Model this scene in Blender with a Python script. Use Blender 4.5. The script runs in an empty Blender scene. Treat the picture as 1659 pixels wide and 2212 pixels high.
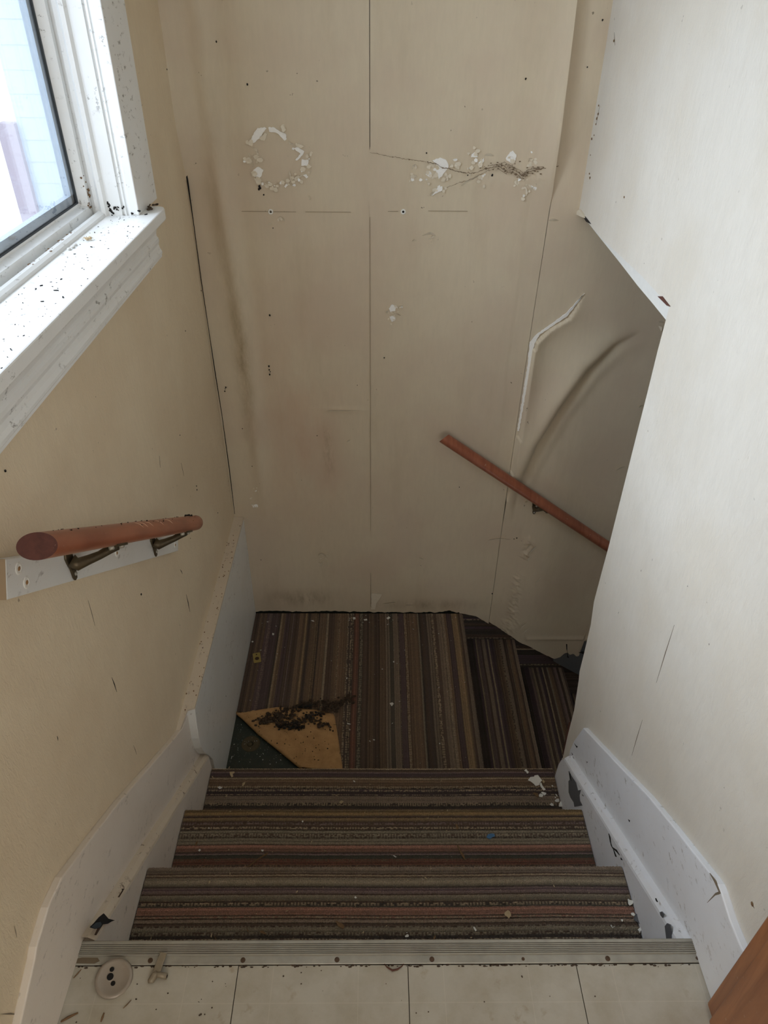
import bpy, bmesh, math, random
import numpy as np
from mathutils import Vector, Matrix
from mathutils import noise as mnoise

S = bpy.context.scene
COL = S.collection
rnd = random.Random(7)

# ------------------------------------------------------------------ camera, sky, daylight, exposure
cam_d = bpy.data.cameras.new('camera'); cam = bpy.data.objects.new('camera', cam_d); COL.objects.link(cam)
cam_d.sensor_fit = 'VERTICAL'; cam_d.sensor_height = 36.0; cam_d.lens = 1537.56 / 2212 * 36.0
cam_d.clip_start = .02
_r = (0.99990, -0.00837, 0.01108); _u = (-0.00404, 0.58801, 0.80884); _f = (0.01328, 0.80881, -0.58792)
cam.matrix_world = Matrix(((_r[0], _u[0], -_f[0], 0), (_r[1], _u[1], -_f[1], 0), (_r[2], _u[2], -_f[2], 1.4171), (0, 0, 0, 1)))
S.camera = cam
S.view_settings.view_transform = 'Standard'; S.view_settings.look = 'None'
S.view_settings.gamma = 1; S.view_settings.use_curve_mapping = False
S.view_settings.exposure = 0.22
S.cycles.use_denoising = True
S.cycles.max_bounces = 10; S.cycles.diffuse_bounces = 6

W = bpy.data.worlds.new('overcast'); S.world = W; W.use_nodes = True
W.node_tree.nodes['Background'].inputs['Color'].default_value = (0.78, 0.88, 1.0, 1)
W.node_tree.nodes['Background'].inputs['Strength'].default_value = 3.1

def area(name, loc, target, sx, sy, power, color):
    d = bpy.data.lights.new(name, 'AREA'); d.shape = 'RECTANGLE'; d.size = sx; d.size_y = sy; d.energy = power; d.color = color
    o = bpy.data.objects.new(name, d); COL.objects.link(o); o.location = loc
    o.rotation_euler = (Vector(target) - Vector(loc)).to_track_quat('-Z', 'Y').to_euler()
    return o
# daylight through the side window, then two added fill lamps out of view
area('sky_daylight', (-2.5, 0.75, 2.75), (0.2, 1.15, 1.0), 1.7, 1.7, 120.0, (0.78, 0.88, 1.0))
area('stairwell_fill', (2.1, 1.8, -.55), (.6, 2.0, -.5),   .6, .8, 0.9, (0.85, 0.93, 1.0))  # added cool fill for the lower back wall; no window stands here
area('room_fill', (0.50, -1.9, 1.42), (-.30, 1.6, 0.65), 1.3, 1.0, 25.0, (1.0, 0.97, 0.93))  # added panel for room light from behind; no window modelled

# ------------------------------------------------------------------ builders
WLOC = {}
def tag(o, label=None, cat=None, group=None, kind=None):
    if label: o['label'] = label
    if cat: o['category'] = cat
    if group: o['group'] = group
    if kind: o['kind'] = kind
    return o
def empty(name, loc, label=None, cat=None, group=None, kind=None):
    o = bpy.data.objects.new(name, None); COL.objects.link(o); o.location = loc; o.empty_display_size = .05
    WLOC[o] = Vector(loc); return tag(o, label, cat, group, kind)
def obj(name, VF, mats, parent=None, label=None, cat=None, group=None, kind=None, smooth=False, bevel=0, origin=None, mi=None, col=None):
    V, Fc = VF
    V = np.asarray(V, dtype=np.float32)
    if parent is not None: o0 = np.array(WLOC[parent], dtype=np.float32)
    elif origin is not None: o0 = np.array(origin, dtype=np.float32)
    elif kind == 'structure': o0 = np.zeros(3, np.float32)
    else: o0 = np.array([(V[:, 0].min() + V[:, 0].max()) / 2, (V[:, 1].min() + V[:, 1].max()) / 2, V[:, 2].min()], np.float32)
    me = bpy.data.meshes.new(name)
    me.from_pydata((V - o0).tolist(), [], Fc)
    mats = mats if isinstance(mats, (list, tuple)) else [mats]
    for m in mats: me.materials.append(m)
    if mi is not None: me.polygons.foreach_set('material_index', mi)
    if smooth: me.polygons.foreach_set('use_smooth', [True] * len(me.polygons))
    if col is not None:
        a = me.color_attributes.new('stripe', 'FLOAT_COLOR', 'POINT')
        a.data.foreach_set('color', np.asarray(col, np.float32).ravel())
    bm = bmesh.new(); bm.from_mesh(me); bmesh.ops.recalc_face_normals(bm, faces=bm.faces)
    bm.to_mesh(me); bm.free()
    me.update()
    o = bpy.data.objects.new(name, me); COL.objects.link(o)
    if parent is not None: o.parent = parent
    else: o.location = [float(a) for a in o0]
    WLOC[o] = Vector([float(a) for a in o0])
    if bevel:
        b = o.modifiers.new('bevel', 'BEVEL'); b.width = bevel; b.segments = 2; b.limit_method = 'ANGLE'; b.angle_limit = .6
    return tag(o, label, cat, group, kind)
def merge(*parts):
    V, Fc = [], []
    for v, f in parts:
        n = len(V); V += [tuple(p) for p in v]; Fc += [tuple(i + n for i in q) for q in f]
    return V, Fc
def box(x0, x1, y0, y1, z0, z1):
    V = [(x, y, z) for z in (z0, z1) for y in (y0, y1) for x in (x0, x1)]
    return V, [(0, 2, 3, 1), (4, 5, 7, 6), (0, 1, 5, 4), (2, 6, 7, 3), (0, 4, 6, 2), (1, 3, 7, 5)]
def prism(poly, axis, a, b):
    def p(u, v, w):
        return (w, u, v) if axis == 'x' else (u, w, v) if axis == 'y' else (u, v, w)
    n = len(poly)
    V = [p(u, v, a) for u, v in poly] + [p(u, v, b) for u, v in poly]
    return V, [tuple(range(n))[::-1], tuple(range(n, 2 * n))] + [(i, (i + 1) % n, n + (i + 1) % n, n + i) for i in range(n)]
def frame_of(t):
    t = t.normalized(); a = Vector((0, 0, 1)) if abs(t.z) < .9 else Vector((1, 0, 0))
    u = t.cross(a).normalized(); return u, u.cross(t).normalized()
def tube(path, rad, n=10):
    P_ = [Vector(p) for p in path]; V, Fc = [], []
    for i, p in enumerate(P_):
        t = P_[min(i + 1, len(P_) - 1)] - P_[max(i - 1, 0)]; u, v = frame_of(t)
        r = rad[i] if isinstance(rad, (list, tuple)) else rad
        V += [tuple(p + (u * math.cos(2 * math.pi * k / n) + v * math.sin(2 * math.pi * k / n)) * r) for k in range(n)]
    for i in range(len(P_) - 1):
        for k in range(n):
            Fc.append((i * n + k, i * n + (k + 1) % n, (i + 1) * n + (k + 1) % n, (i + 1) * n + k))
    m = len(V); return V, Fc + [tuple(range(n))[::-1], tuple(range(m - n, m))]
def lathe(prof, c, axis=(0, 0, 1), n=28):
    u, v = frame_of(Vector(axis)); ax = Vector(axis).normalized(); c = Vector(c); V, Fc = [], []
    for r, h in prof:
        V += [tuple(c + ax * h + (u * math.cos(2 * math.pi * k / n) + v * math.sin(2 * math.pi * k / n)) * r) for k in range(n)]
    for i in range(len(prof) - 1):
        for k in range(n): Fc.append((i * n + k, i * n + (k + 1) % n, (i + 1) * n + (k + 1) % n, (i + 1) * n + k))
    m = len(V)
    if prof[0][0] > 1e-5: Fc.append(tuple(range(n))[::-1])
    if prof[-1][0] > 1e-5: Fc.append(tuple(range(m - n, m)))
    return V, Fc
def gridVF(A):
    nu, nv = A.shape[:2]; V = A.reshape(-1, 3)
    i, j = np.meshgrid(np.arange(nu - 1), np.arange(nv - 1), indexing='ij')
    q = np.stack([i * nv + j, (i + 1) * nv + j, (i + 1) * nv + j + 1, i * nv + j + 1], -1).reshape(-1, 4)
    return V, q.tolist()
def sst(a, b, x):
    t = np.clip((x - a) / (b - a), 0, 1); return t * t * (3 - 2 * t)
def lerp_poly(pts, z):   # x on a polyline given z (pts sorted by falling z)
    p = sorted((b, a) for a, b in pts); return np.interp(z, [q[0] for q in p], [q[1] for q in p])
def seg_dist(pts, X, Z):  # distance to a polyline and side (+ = left of travel)
    D = np.full(X.shape, 9.); Sg = np.zeros(X.shape); T = np.zeros(X.shape); acc = 0
    tot = sum(math.dist(pts[i], pts[i + 1]) for i in range(len(pts) - 1))
    for i in range(len(pts) - 1):
        (ax, az), (bx, bz) = pts[i], pts[i + 1]; dx, dz = bx - ax, bz - az; l2 = dx * dx + dz * dz
        t = np.clip(((X - ax) * dx + (Z - az) * dz) / l2, 0, 1)
        d = np.hypot(X - ax - t * dx, Z - az - t * dz); s = np.sign(dx * (Z - az) - dz * (X - ax))
        m = d < D; D[m] = d[m]; Sg[m] = s[m]; T[m] = ((acc + t * math.sqrt(l2)) / tot)[m]; acc += math.sqrt(l2)
    return D, Sg, T
def vnoise(x, y, seed=0):   # cheap smooth value noise, numpy
    xi = np.floor(x).astype(int); yi = np.floor(y).astype(int); fx = x - xi; fy = y - yi
    fx = fx * fx * (3 - 2 * fx); fy = fy * fy * (3 - 2 * fy)
    def h(a, b):
        n = (a * 374761393 + b * 668265263 + seed * 974711) & 0x7fffffff
        n = ((n ^ (n >> 13)) * 1274126177) & 0x7fffffff
        return ((n ^ (n >> 16)) & 0xffff) / 65535.
    return (h(xi, yi) * (1 - fx) + h(xi + 1, yi) * fx) * (1 - fy) + (h(xi, yi + 1) * (1 - fx) + h(xi + 1, yi + 1) * fx) * fy - .5

# ------------------------------------------------------------------ materials
def srgb(r, g, b, k=1.0):
    f = lambda c: (c / 255 / 12.92 if c / 255 < .04045 else ((c / 255 + .055) / 1.055) ** 2.4) * k
    return (f(r), f(g), f(b), 1)
def new_mat(name, color, rough=.6, metal=0):
    m = bpy.data.materials.new(name); m.use_nodes = True; b = m.node_tree.nodes['Principled BSDF']
    b.inputs['Base Color'].default_value = color; b.inputs['Roughness'].default_value = rough; b.inputs['Metallic'].default_value = metal
    return m, m.node_tree, b
def nd(nt, typ, **kw):
    n = nt.nodes.new(typ)
    for k, v in kw.items():
        if k in n.inputs: n.inputs[k].default_value = v
        else: setattr(n, k, v)
    return n
def pos(nt, scale=(1, 1, 1)):
    g = nd(nt, 'ShaderNodeNewGeometry'); mp = nd(nt, 'ShaderNodeMapping'); mp.inputs['Scale'].default_value = scale
    nt.links.new(g.outputs['Position'], mp.inputs['Vector']); return mp.outputs['Vector']
def noise(nt, vec, scale, detail=3, rough=.6, dist=0):
    n = nd(nt, 'ShaderNodeTexNoise', Scale=scale, Detail=detail, Roughness=rough, Distortion=dist); nt.links.new(vec, n.inputs['Vector']); return n.outputs['Fac']
def ramp(nt, fac, stops):
    r = nd(nt, 'ShaderNodeValToRGB'); e = r.color_ramp.elements
    while len(e) < len(stops): e.new(.5)
    for i, (p, c) in enumerate(stops): e[i].position = p; e[i].color = c if isinstance(c, tuple) else (c, c, c, 1)
    nt.links.new(fac, r.inputs['Fac']); return r.outputs['Color']
def mix(nt, fac, a, b, mode='MIX'):
    n = nd(nt, 'ShaderNodeMix', data_type='RGBA', blend_type=mode)
    for s, v in ((n.inputs[0], fac), (n.inputs[6], a), (n.inputs[7], b)):
        if isinstance(v, (tuple, float, int)): s.default_value = v
        else: nt.links.new(v, s)
    return n.outputs[2]
def bump(nt, b, h, strength, dist=.002):
    n = nd(nt, 'ShaderNodeBump', Strength=strength, Distance=dist); nt.links.new(h, n.inputs['Height'])
    prev = b.inputs['Normal'].links
    if prev: nt.links.new(prev[0].from_socket, n.inputs['Normal'])
    nt.links.new(n.outputs['Normal'], b.inputs['Normal'])

def paper(name, c, c2, fibre=.3, specks=True, mildew=None):
    m, nt, b = new_mat(name, c, .72)
    col = mix(nt, ramp(nt, noise(nt, pos(nt), 3.2, 4), [(.42, 0.), (.62, 1.)]), c, c2)
    v = pos(nt)
    col = mix(nt, ramp(nt, noise(nt, pos(nt, (1, 1, .22)), 95, 3), [(.35, 0.), (.75, .35)]), col, tuple(x * .86 for x in c[:3]) + (1,))
    if mildew:
        f = ramp(nt, noise(nt, pos(nt, (3.0, 1, .6)), 2.6, 5, .65), [(.54, 0.), (.74, .22)])
        col = mix(nt, f, col, mildew)
    if mildew:
        g = nd(nt, 'ShaderNodeNewGeometry'); sx = nd(nt, 'ShaderNodeSeparateXYZ'); nt.links.new(g.outputs['Position'], sx.inputs[0])
        def band(sock, c0, w):
            n = nd(nt, 'ShaderNodeMapRange', interpolation_type='SMOOTHSTEP'); a = nd(nt, 'ShaderNodeMath', operation='SUBTRACT'); a.inputs[1].default_value = c0
            b_ = nd(nt, 'ShaderNodeMath', operation='ABSOLUTE'); nt.links.new(sock, a.inputs[0]); nt.links.new(a.outputs[0], b_.inputs[0]); nt.links.new(b_.outputs[0], n.inputs[0])
            n.inputs[1].default_value = 0; n.inputs[2].default_value = w; n.inputs[3].default_value = 1; n.inputs[4].default_value = 0; return n.outputs[0]
        def blotch(x, wx, z, wz, color, amt, sc=14):
            nonlocal col
            f = mix(nt, 1.0, band(sx.outputs[0], x, wx), band(sx.outputs[2], z, wz), 'MULTIPLY')
            f = mix(nt, 1.0, f, ramp(nt, noise(nt, pos(nt, (1, 1, .35)), sc, 5, .7), [(.36, 0.), (.66, amt)]), 'MULTIPLY')
            col = mix(nt, f, col, color)
        blotch(-.445, .050, .42, .50, srgb(126, 110, 76), .6, 22)
        blotch(-.47, .055, .85, .60, srgb(146, 128, 96), .4)
        blotch(-.25, .26, .15, .75, srgb(190, 152, 128), .55, 4)
        blotch(-.30, .24, -.665, .07, srgb(112, 92, 66), .75, 16)
        blotch(-.17, .035, .06, .16, srgb(122, 102, 76), .5, 60)
        blotch(.25, .4, -.70, .05, srgb(120, 100, 74), .5, 16)
    if specks:
        f = ramp(nt, noise(nt, pos(nt), 60, 2), [(.735, 0.), (.76, 1.)])
        f2 = ramp(nt, noise(nt, pos(nt), 7, 2), [(.5, 0.), (.62, .75)])
        col = mix(nt, mix(nt, 1.0, f, f2, 'MULTIPLY'), col, (.10, .075, .05, 1))
    nt.links.new(col, b.inputs['Base Color'])
    bump(nt, b, noise(nt, pos(nt, (1, 1, .35)), 150, 4, .65, 1.2), fibre, .0015)
    bump(nt, b, noise(nt, pos(nt), 5, 3), .25, .012)
    return m
def painted(name, c, rough=.4, scuff=.5, dirt=(.16, .13, .10, 1)):
    m, nt, b = new_mat(name, c, rough)
    f = ramp(nt, noise(nt, pos(nt, (1, .5, 1)), 85, 4, .7), [(.59, 0.), (.66, scuff)])
    f2 = ramp(nt, noise(nt, pos(nt), 9, 3), [(.45, 0.), (.6, 1.)])
    col = mix(nt, mix(nt, 1.0, f, f2, 'MULTIPLY'), c, dirt)
    col = mix(nt, ramp(nt, noise(nt, pos(nt), 6, 4), [(.4, 0.), (.75, .3)]), col, tuple(x * y for x, y in zip(c[:3], (.82, .76, .68))) + (1,))
    nt.links.new(col, b.inputs['Base Color'])
    bump(nt, b, noise(nt, pos(nt), 40, 4), .15, .002)
    return m
def plain(name, c, rough=.6, metal=0, nz=.15, sc=60):
    m, nt, b = new_mat(name, c, rough, metal)
    d = tuple(x * (1 - nz) for x in c[:3]) + (1,)
    nt.links.new(mix(nt, noise(nt, pos(nt), sc, 4), c, d), b.inputs['Base Color'])
    bump(nt, b, noise(nt, pos(nt), sc * 2, 3), .15, .001)
    return m
def wood(name, c, c2, rough=.35, scale=(1, .12, 1), sc=60):
    m, nt, b = new_mat(name, c, rough)
    v = pos(nt, scale)
    col = mix(nt, ramp(nt, noise(nt, v, sc, 5, .6, .6), [(.35, 0.), (.7, 1.)]), c, c2)
    f = ramp(nt, noise(nt, pos(nt), 110, 2), [(.70, 0.), (.76, .7)])
    col = mix(nt, f, col, (.45, .33, .25, 1))
    nt.links.new(col, b.inputs['Base Color'])
    bump(nt, b, noise(nt, v, sc * 2, 4), .12, .001)
    return m
CREAM = srgb(223, 207, 179); CREAM2 = srgb(217, 199, 170)
M_left = paper('wallpaper_left', CREAM, CREAM2, 1.0)
M_right = paper('wallpaper_right', srgb(222, 217, 207), srgb(217, 210, 197), .9)  # same paper as the left wall, cool window light put into its colour
M_back = paper('wallpaper_back', srgb(205, 192, 168), srgb(200, 184, 162), .06, mildew=srgb(158, 140, 108))
M_plaster = plain('bare_plaster', srgb(222, 221, 216), .85)
M_torn = plain('torn_backing_paper', srgb(246, 245, 241), .8, sc=180)
M_curl = plain('curled_paper', srgb(224, 214, 194), .75)
M_white = painted('white_gloss_paint', srgb(226, 227, 224), .35)
M_win = painted('white_window_paint', srgb(233, 235, 235), .35, .75, (.05, .04, .03, 1))
M_skirt = painted('skirting_paint_daylit', srgb(234, 238, 245), .4, .6)  # white paint with the cool daylight of the right side in its colour
M_warm = painted('skirting_paint_warm_bounce', srgb(226, 217, 206), .4, .6)  # same white paint, warm bounced light of the left side in its colour
M_ledge = painted('dirty_cream_paint', srgb(208, 196, 178), .6, .9, (.09, .05, .03, 1))
M_grey = plain('grey_undercoat', srgb(98, 100, 104), .7)
M_dark = plain('black_dirt', (.012, .010, .009, 1), .95)
M_hole = plain('dark_void', (.006, .005, .005, 1), 1)
M_rail = wood('varnished_red_wood', srgb(162, 100, 74), srgb(134, 78, 58), .32, (1, .1, .1))
M_railend = wood('dark_end_grain', srgb(94, 50, 40), srgb(76, 38, 30), .5, (1, 1, 1), 90)
M_brass = plain('tarnished_brass', srgb(98, 86, 66), .45, .6, .5, 120)
M_casing = wood('brown_wood_casing', srgb(166, 112, 74), srgb(132, 84, 54), .4, (1, 1, .1), 40)
M_alu = plain('worn_aluminium', srgb(184, 180, 168), .42, .35, .5, 26)
M_groove = plain('dark_groove', srgb(78, 70, 58), .8)
M_tile = None
M_screw = plain('rusty_screw', srgb(92, 70, 52), .6, .3, .4, 200)
M_disc = plain('grey_brown_metal', srgb(158, 147, 134), .4, .25, .12, 50)
M_lever = plain('dull_nickel', srgb(150, 138, 118), .45, .3, .3, 90)
M_gold = plain('brass_plate', srgb(178, 158, 92), .4, .35, .2, 90)
M_chip = plain('white_paint_chip', srgb(236, 236, 230), .6)
M_twig = plain('brown_plant_bits', srgb(128, 98, 66), .8, 0, .4, 150)
M_straw = plain('pale_straw', srgb(200, 178, 142), .8, 0, .3, 150)
M_blue = plain('blue_chip', srgb(64, 112, 156), .5)
M_clump = plain('dark_rotten_felt', srgb(84, 68, 54), .95, 0, .7, 180)
M_spacer = plain('grey_window_spacer', srgb(138, 152, 166), .5)
M_gasket = plain('black_gasket', srgb(58, 64, 70), .6)
M_web = plain('dusty_cobweb', srgb(138, 118, 96), .95, 0, .5, 200)
M_redwood = plain('reddish_brown_edge', srgb(96, 58, 46), .8, 0, .4, 90)
M_pencil0 = plain('thin_dark_joint', srgb(128, 112, 90), .9)
M_stone = plain('cracked_wood', srgb(70, 50, 38), .9)

def tile_mat():
    c = srgb(180, 175, 162); m, nt, b = new_mat('vinyl_tile', c, .38)
    col = mix(nt, ramp(nt, noise(nt, pos(nt), 14, 5, .65), [(.40, 0.), (.7, .75)]), c, srgb(160, 151, 132))
    f = ramp(nt, noise(nt, pos(nt), 26, 4, .6), [(.62, 0.), (.72, .55)])
    f2 = ramp(nt, noise(nt, pos(nt), 5, 2), [(.45, 0.), (.6, 1.)])
    col = mix(nt, mix(nt, 1.0, f, f2, 'MULTIPLY'), col, srgb(142, 120, 84))
    sp = ramp(nt, noise(nt, pos(nt), 130, 2), [(.755, 0.), (.78, .85)])
    col = mix(nt, mix(nt, 1.0, sp, ramp(nt, noise(nt, pos(nt), 11, 2), [(.42, 0.), (.6, 1.)]), 'MULTIPLY'), col, srgb(70, 55, 42))
    br = nd(nt, 'ShaderNodeTexBrick'); br.offset = 0; br.inputs['Scale'].default_value = 1
    br.inputs['Brick Width'].default_value = .1524; br.inputs['Row Height'].default_value = .1524
    br.inputs['Mortar Size'].default_value = .0012; br.inputs['Mortar Smooth'].default_value = .6
    br.inputs['Color1'].default_value = br.inputs['Color2'].default_value = (0, 0, 0, 1); br.inputs['Mortar'].default_value = (1, 1, 1, 1)
    mp = nd(nt, 'ShaderNodeMapping'); mp.inputs['Location'].default_value = (.178, -.499 + .1524 * 8, 0)
    g = nd(nt, 'ShaderNodeNewGeometry'); nt.links.new(g.outputs['Position'], mp.inputs['Vector']); nt.links.new(mp.outputs['Vector'], br.inputs['Vector'])
    col = mix(nt, mix(nt, 1.0, br.outputs['Color'], (.10, .10, .10, 1), 'MULTIPLY'), col, srgb(232, 226, 208))
    nt.links.new(col, b.inputs['Base Color'])
    bump(nt, b, noise(nt, pos(nt), 22, 4), .12, .003); return m
M_tile = tile_mat()
def carpet_mat(ax):
    m, nt, b = new_mat('striped_loop_carpet', (.1, .08, .06, 1), .95)
    a = nd(nt, 'ShaderNodeAttribute', attribute_name='stripe')
    col = mix(nt, ramp(nt, noise(nt, pos(nt), 420, 2), [(.3, 0.), (.75, .55)]), a.outputs['Color'], (.02, .017, .015, 1))
    wv = nd(nt, 'ShaderNodeTexWave', Scale=105.0, Distortion=2.2, Detail=2.0); wv.inputs['Detail Scale'].default_value = 2.0; wv.bands_direction = ax; nt.links.new(pos(nt), wv.inputs['Vector'])
    col = mix(nt, ramp(nt, wv.outputs['Fac'], [(.10, .55), (.55, 0.)]), col, (.022, .018, .016, 1))  # shade in the gaps between loops, painted into the colour
    f = ramp(nt, noise(nt, pos(nt), 7, 4), [(.45, 0.), (.7, .22)])
    col = mix(nt, f, col, (.13, .105, .08, 1))
    sp = ramp(nt, noise(nt, pos(nt), 230, 1), [(.755, 0.), (.78, .9)])
    sp2 = ramp(nt, noise(nt, pos(nt), 12, 2), [(.42, 0.), (.6, .6)])
    col = mix(nt, mix(nt, 1.0, sp, sp2, 'MULTIPLY'), col, (.55, .50, .42, 1))
    nt.links.new(col, b.inputs['Base Color'])
    bump(nt, b, noise(nt, pos(nt), 600, 2), .5, .002); bump(nt, b, wv.outputs['Fac'], .5, .0025)
    try: b.inputs['Sheen Weight'].default_value = .05
    except Exception: pass
    return m
M_carpet = {'x': carpet_mat('X'), 'y': carpet_mat('Y')}
def backing_mat():
    c = srgb(190, 150, 102); m, nt, b = new_mat('tan_carpet_backing', c, .9)
    col = mix(nt, ramp(nt, noise(nt, pos(nt), 22, 5, .65), [(.4, 0.), (.7, .8)]), c, srgb(158, 120, 78))
    col = mix(nt, ramp(nt, noise(nt, pos(nt, (1, .6, 1)), 105, 3, .6), [(.665, 0.), (.70, .9)]), col, (.035, .022, .012, 1))
    nt.links.new(col, b.inputs['Base Color'])
    w = nd(nt, 'ShaderNodeTexWave', Scale=90.0, Distortion=.6); w.bands_direction = 'X'; nt.links.new(pos(nt), w.inputs['Vector'])
    bump(nt, b, w.outputs['Fac'], .25, .001); bump(nt, b, noise(nt, pos(nt), 60, 4), .3, .002); return m
M_backing = backing_mat()
def green_mat():
    c = srgb(32, 44, 38); m, nt, b = new_mat('old_green_floor_paint', c, .5)
    col = mix(nt, ramp(nt, noise(nt, pos(nt), 28, 5, .7), [(.42, 0.), (.7, .8)]), c, srgb(58, 58, 48))
    col = mix(nt, ramp(nt, noise(nt, pos(nt), 120, 3, .7), [(.66, 0.), (.72, .8)]), col, srgb(150, 148, 138))
    nt.links.new(col, b.inputs['Base Color']); bump(nt, b, noise(nt, pos(nt), 90, 4), .4, .002); return m
M_green = green_mat()
def glass_mat():
    m = bpy.data.materials.new('dusty_glass'); m.use_nodes = True; nt = m.node_tree; nt.nodes.clear()
    out = nd(nt, 'ShaderNodeOutputMaterial'); t = nd(nt, 'ShaderNodeBsdfTransparent'); g = nd(nt, 'ShaderNodeBsdfGlossy', Roughness=.02)
    d = nd(nt, 'ShaderNodeBsdfDiffuse', Color=(.7, .75, .8, 1)); fr = nd(nt, 'ShaderNodeLayerWeight', Blend=.12)
    m1 = nd(nt, 'ShaderNodeMixShader'); m2 = nd(nt, 'ShaderNodeMixShader')
    nt.links.new(fr.outputs['Facing'], m1.inputs[0]); nt.links.new(t.outputs[0], m1.inputs[1]); nt.links.new(g.outputs[0], m1.inputs[2])
    f = ramp(nt, noise(nt, pos(nt), 60, 4), [(.35, .02), (.8, .05)])
    nt.links.new(f, m2.inputs[0]); nt.links.new(m1.outputs[0], m2.inputs[1]); nt.links.new(d.outputs[0], m2.inputs[2])
    nt.links.new(m2.outputs[0], out.inputs[0]); return m
M_glass = glass_mat()
M_snow = plain('snow', (.85, .88, .92, 1), .8, 0, .08, 3)
M_siding = plain('white_siding', (.40, .46, .53, 1), .6, 0, .03, 3)
M_post = plain('faded_red_post', (.33, .29, .34, 1), .7, 0, .15, 8)

# ------------------------------------------------------------------ key dimensions (metres)
XL, XR, YB, ZC = -.5468, .6053, 2.2375, 2.35      # left wall, right wall, back covering, ceiling
SL, SR = -.511, .570                              # faces of the two stair stringers
R, Y0, T = .187, .5825, .2546                     # riser, edge of the upper floor, tread
ZL = -4 * R                                       # lower landing
YE, ZH = 1.434, .90                               # end of the right wall and the head of the opening

# ------------------------------------------------------------------ room shell
# left wall with the window opening
wy0, wy1, wz0, wz1 = .52, 1.677, .99, 2.02
def wall_with_hole(x0, x1, ya, yb, za, zb):
    a, b = wy0 - .03, wy1 + .03
    return merge(box(x0, x1, ya, a, za, zb), box(x0, x1, b, yb, za, zb), box(x0, x1, a, b, za, wz0), box(x0, x1, a, b, wz1, zb))
wl = obj('wall_left', wall_with_hole(XL - .128, XL, -2.2, 2.45, -1.6, ZC), M_left, kind='structure')
rp = [(-2.2, ZC), (-2.2, -.4), (Y0 - .03, -.4), (Y0 + .05, -.9), (YE - .055, -.9)]
rp2 = [(1.3742,-0.5583),(1.3812,-0.4487),(1.3823,-0.3268),(1.404,-0.2163),(1.414,-0.1872),(1.4146,-0.1092),(1.4185,-0.0013),(1.4356,0.0707),(1.4336,0.1815),(1.4303,0.271),(1.4309,0.4442),(1.4315,0.5993),(1.4307,0.706),(1.4323,0.8038),(1.4292,0.9043)]
rpoly = rp + [(YE - .055, rp2[0][1])] + rp2 + [(1.434, ZH + .005), (1.62, ZH + .006), (1.95, ZH - .004), (YB + .03, ZH), (YB + .03, ZC)]
wr = obj('wall_right', prism(rpoly, 'x', XR, XR + .11), M_right, kind='structure')
obj('exposed_plaster', prism([(2.1756,0.8985),(1.97,0.8913),(1.7861,0.8854),(1.6346,0.8792),(1.5239,0.8773),(1.4297,0.8746),(1.4254,0.9077),(1.5838,0.9137)], 'x', .6062, .622), M_plaster, wr, 'bluish white bare plaster edge')
obj('torn_lip', prism([(2.1923,0.9022),(2.155,0.9059),(2.1096,0.9044),(2.0867,0.9026),(2.1367,0.8965)], 'x', .6035, .6045), M_dark, wr)
obj('torn_lip', prism([(2.2724,0.8844),(2.2372,0.9032),(2.2142,0.9124),(2.1763,0.9085),(2.1497,0.9034),(2.1911,0.8973),(2.2349,0.892)], 'x', .5995, .6045), M_curl, wr)
obj('torn_lip', prism([(1.4991,0.9013),(1.4748,0.9097),(1.4227,0.9067),(1.4398,0.9025)], 'x', .6035, .6050), M_redwood, wr)
wb = obj('wall_back', merge(box(-.75, 2.3, YB + .03, YB + .15, -2.2, ZC)), M_plaster, kind='structure')
obj('wall_near', box(-1.6, 1.6, -2.3, -2.2, -.1, ZC), M_right, kind='structure')
obj('wall_far_right', box(2.2, 2.3, YE - .3, YB + .03, -2.2, ZC), M_back, kind='structure')
obj('ceiling', box(-.8, 2.3, -2.3, YB + .15, ZC, ZC + .1), M_white, kind='structure')

obj('ceiling', merge(box(XR + .112, 2.2, YE - .16, YB + .03, ZH + .02, ZH + .12), box(XR + .112, 2.3, -2.3, YE - .16, ZC - .1, ZC)), M_white, kind='structure')
obj('wall_stairwell', merge(box(XR + .112, 2.3, YE - .16, YE - .11, -2.2, ZH + .02)), M_right, kind='structure')
obj('wall_under', merge(box(-.75, XR, .535, .545, -1.6, -.07), box(-.75, 2.3, .5, 2.4, -2.3, -2.2)), M_right, kind='structure')
obj('wall_landing_right', merge(box(XR, XR + .11, -2.2, .58, -.1, -.0)), M_right, kind='structure')
# ---- wall covering on the back wall, three sheets
def seam_x(z, a, b): return a + (b - a) * (1.41 - z) / 2.15
zrow = np.concatenate([np.linspace(2.35, 1.46, 12)[:-1], np.linspace(1.46, -1.2, 480)])
def sheet(name, xa, xb, nx, zbot, dfun, zfun=None, parent=wb):
    u = np.linspace(0, 1, nx)[:, None]
    v = (2.35 - zrow[None, :]) / (2.35 + 1.2)                         # 0 top .. 1 bottom
    xtop = xa(np.array([1.4]))[0] + u * (xb(np.array([1.4]))[0] - xa(np.array([1.4]))[0])
    zb = zbot(xtop)
    Z = np.maximum(zrow[None, :] + 0 * u, -9.)
    # squeeze rows so that the last row follows the torn lower edge
    Z = 2.35 - (2.35 - zb) * v
    X = xa(Z) + u * (xb(Z) - xa(Z))
    D = dfun(X, Z)
    A = np.stack([X, YB + D, Z], -1)
    B2 = A.copy(); B2[..., 1] += .0022
    V1, F1 = gridVF(A); n = len(V1)
    return obj(name, (V1, F1), M_back, parent, smooth=True)
def rag(x, s, amp): return amp * (vnoise(x * 45, x * 0, s) + .6 * vnoise(x * 130, x * 0, s + 1))
def fold(X, Z, k): return .0016 * vnoise(X * 9, Z * 2.2, k) + .0008 * vnoise(X * 25, Z * 9, k + 3)
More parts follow.
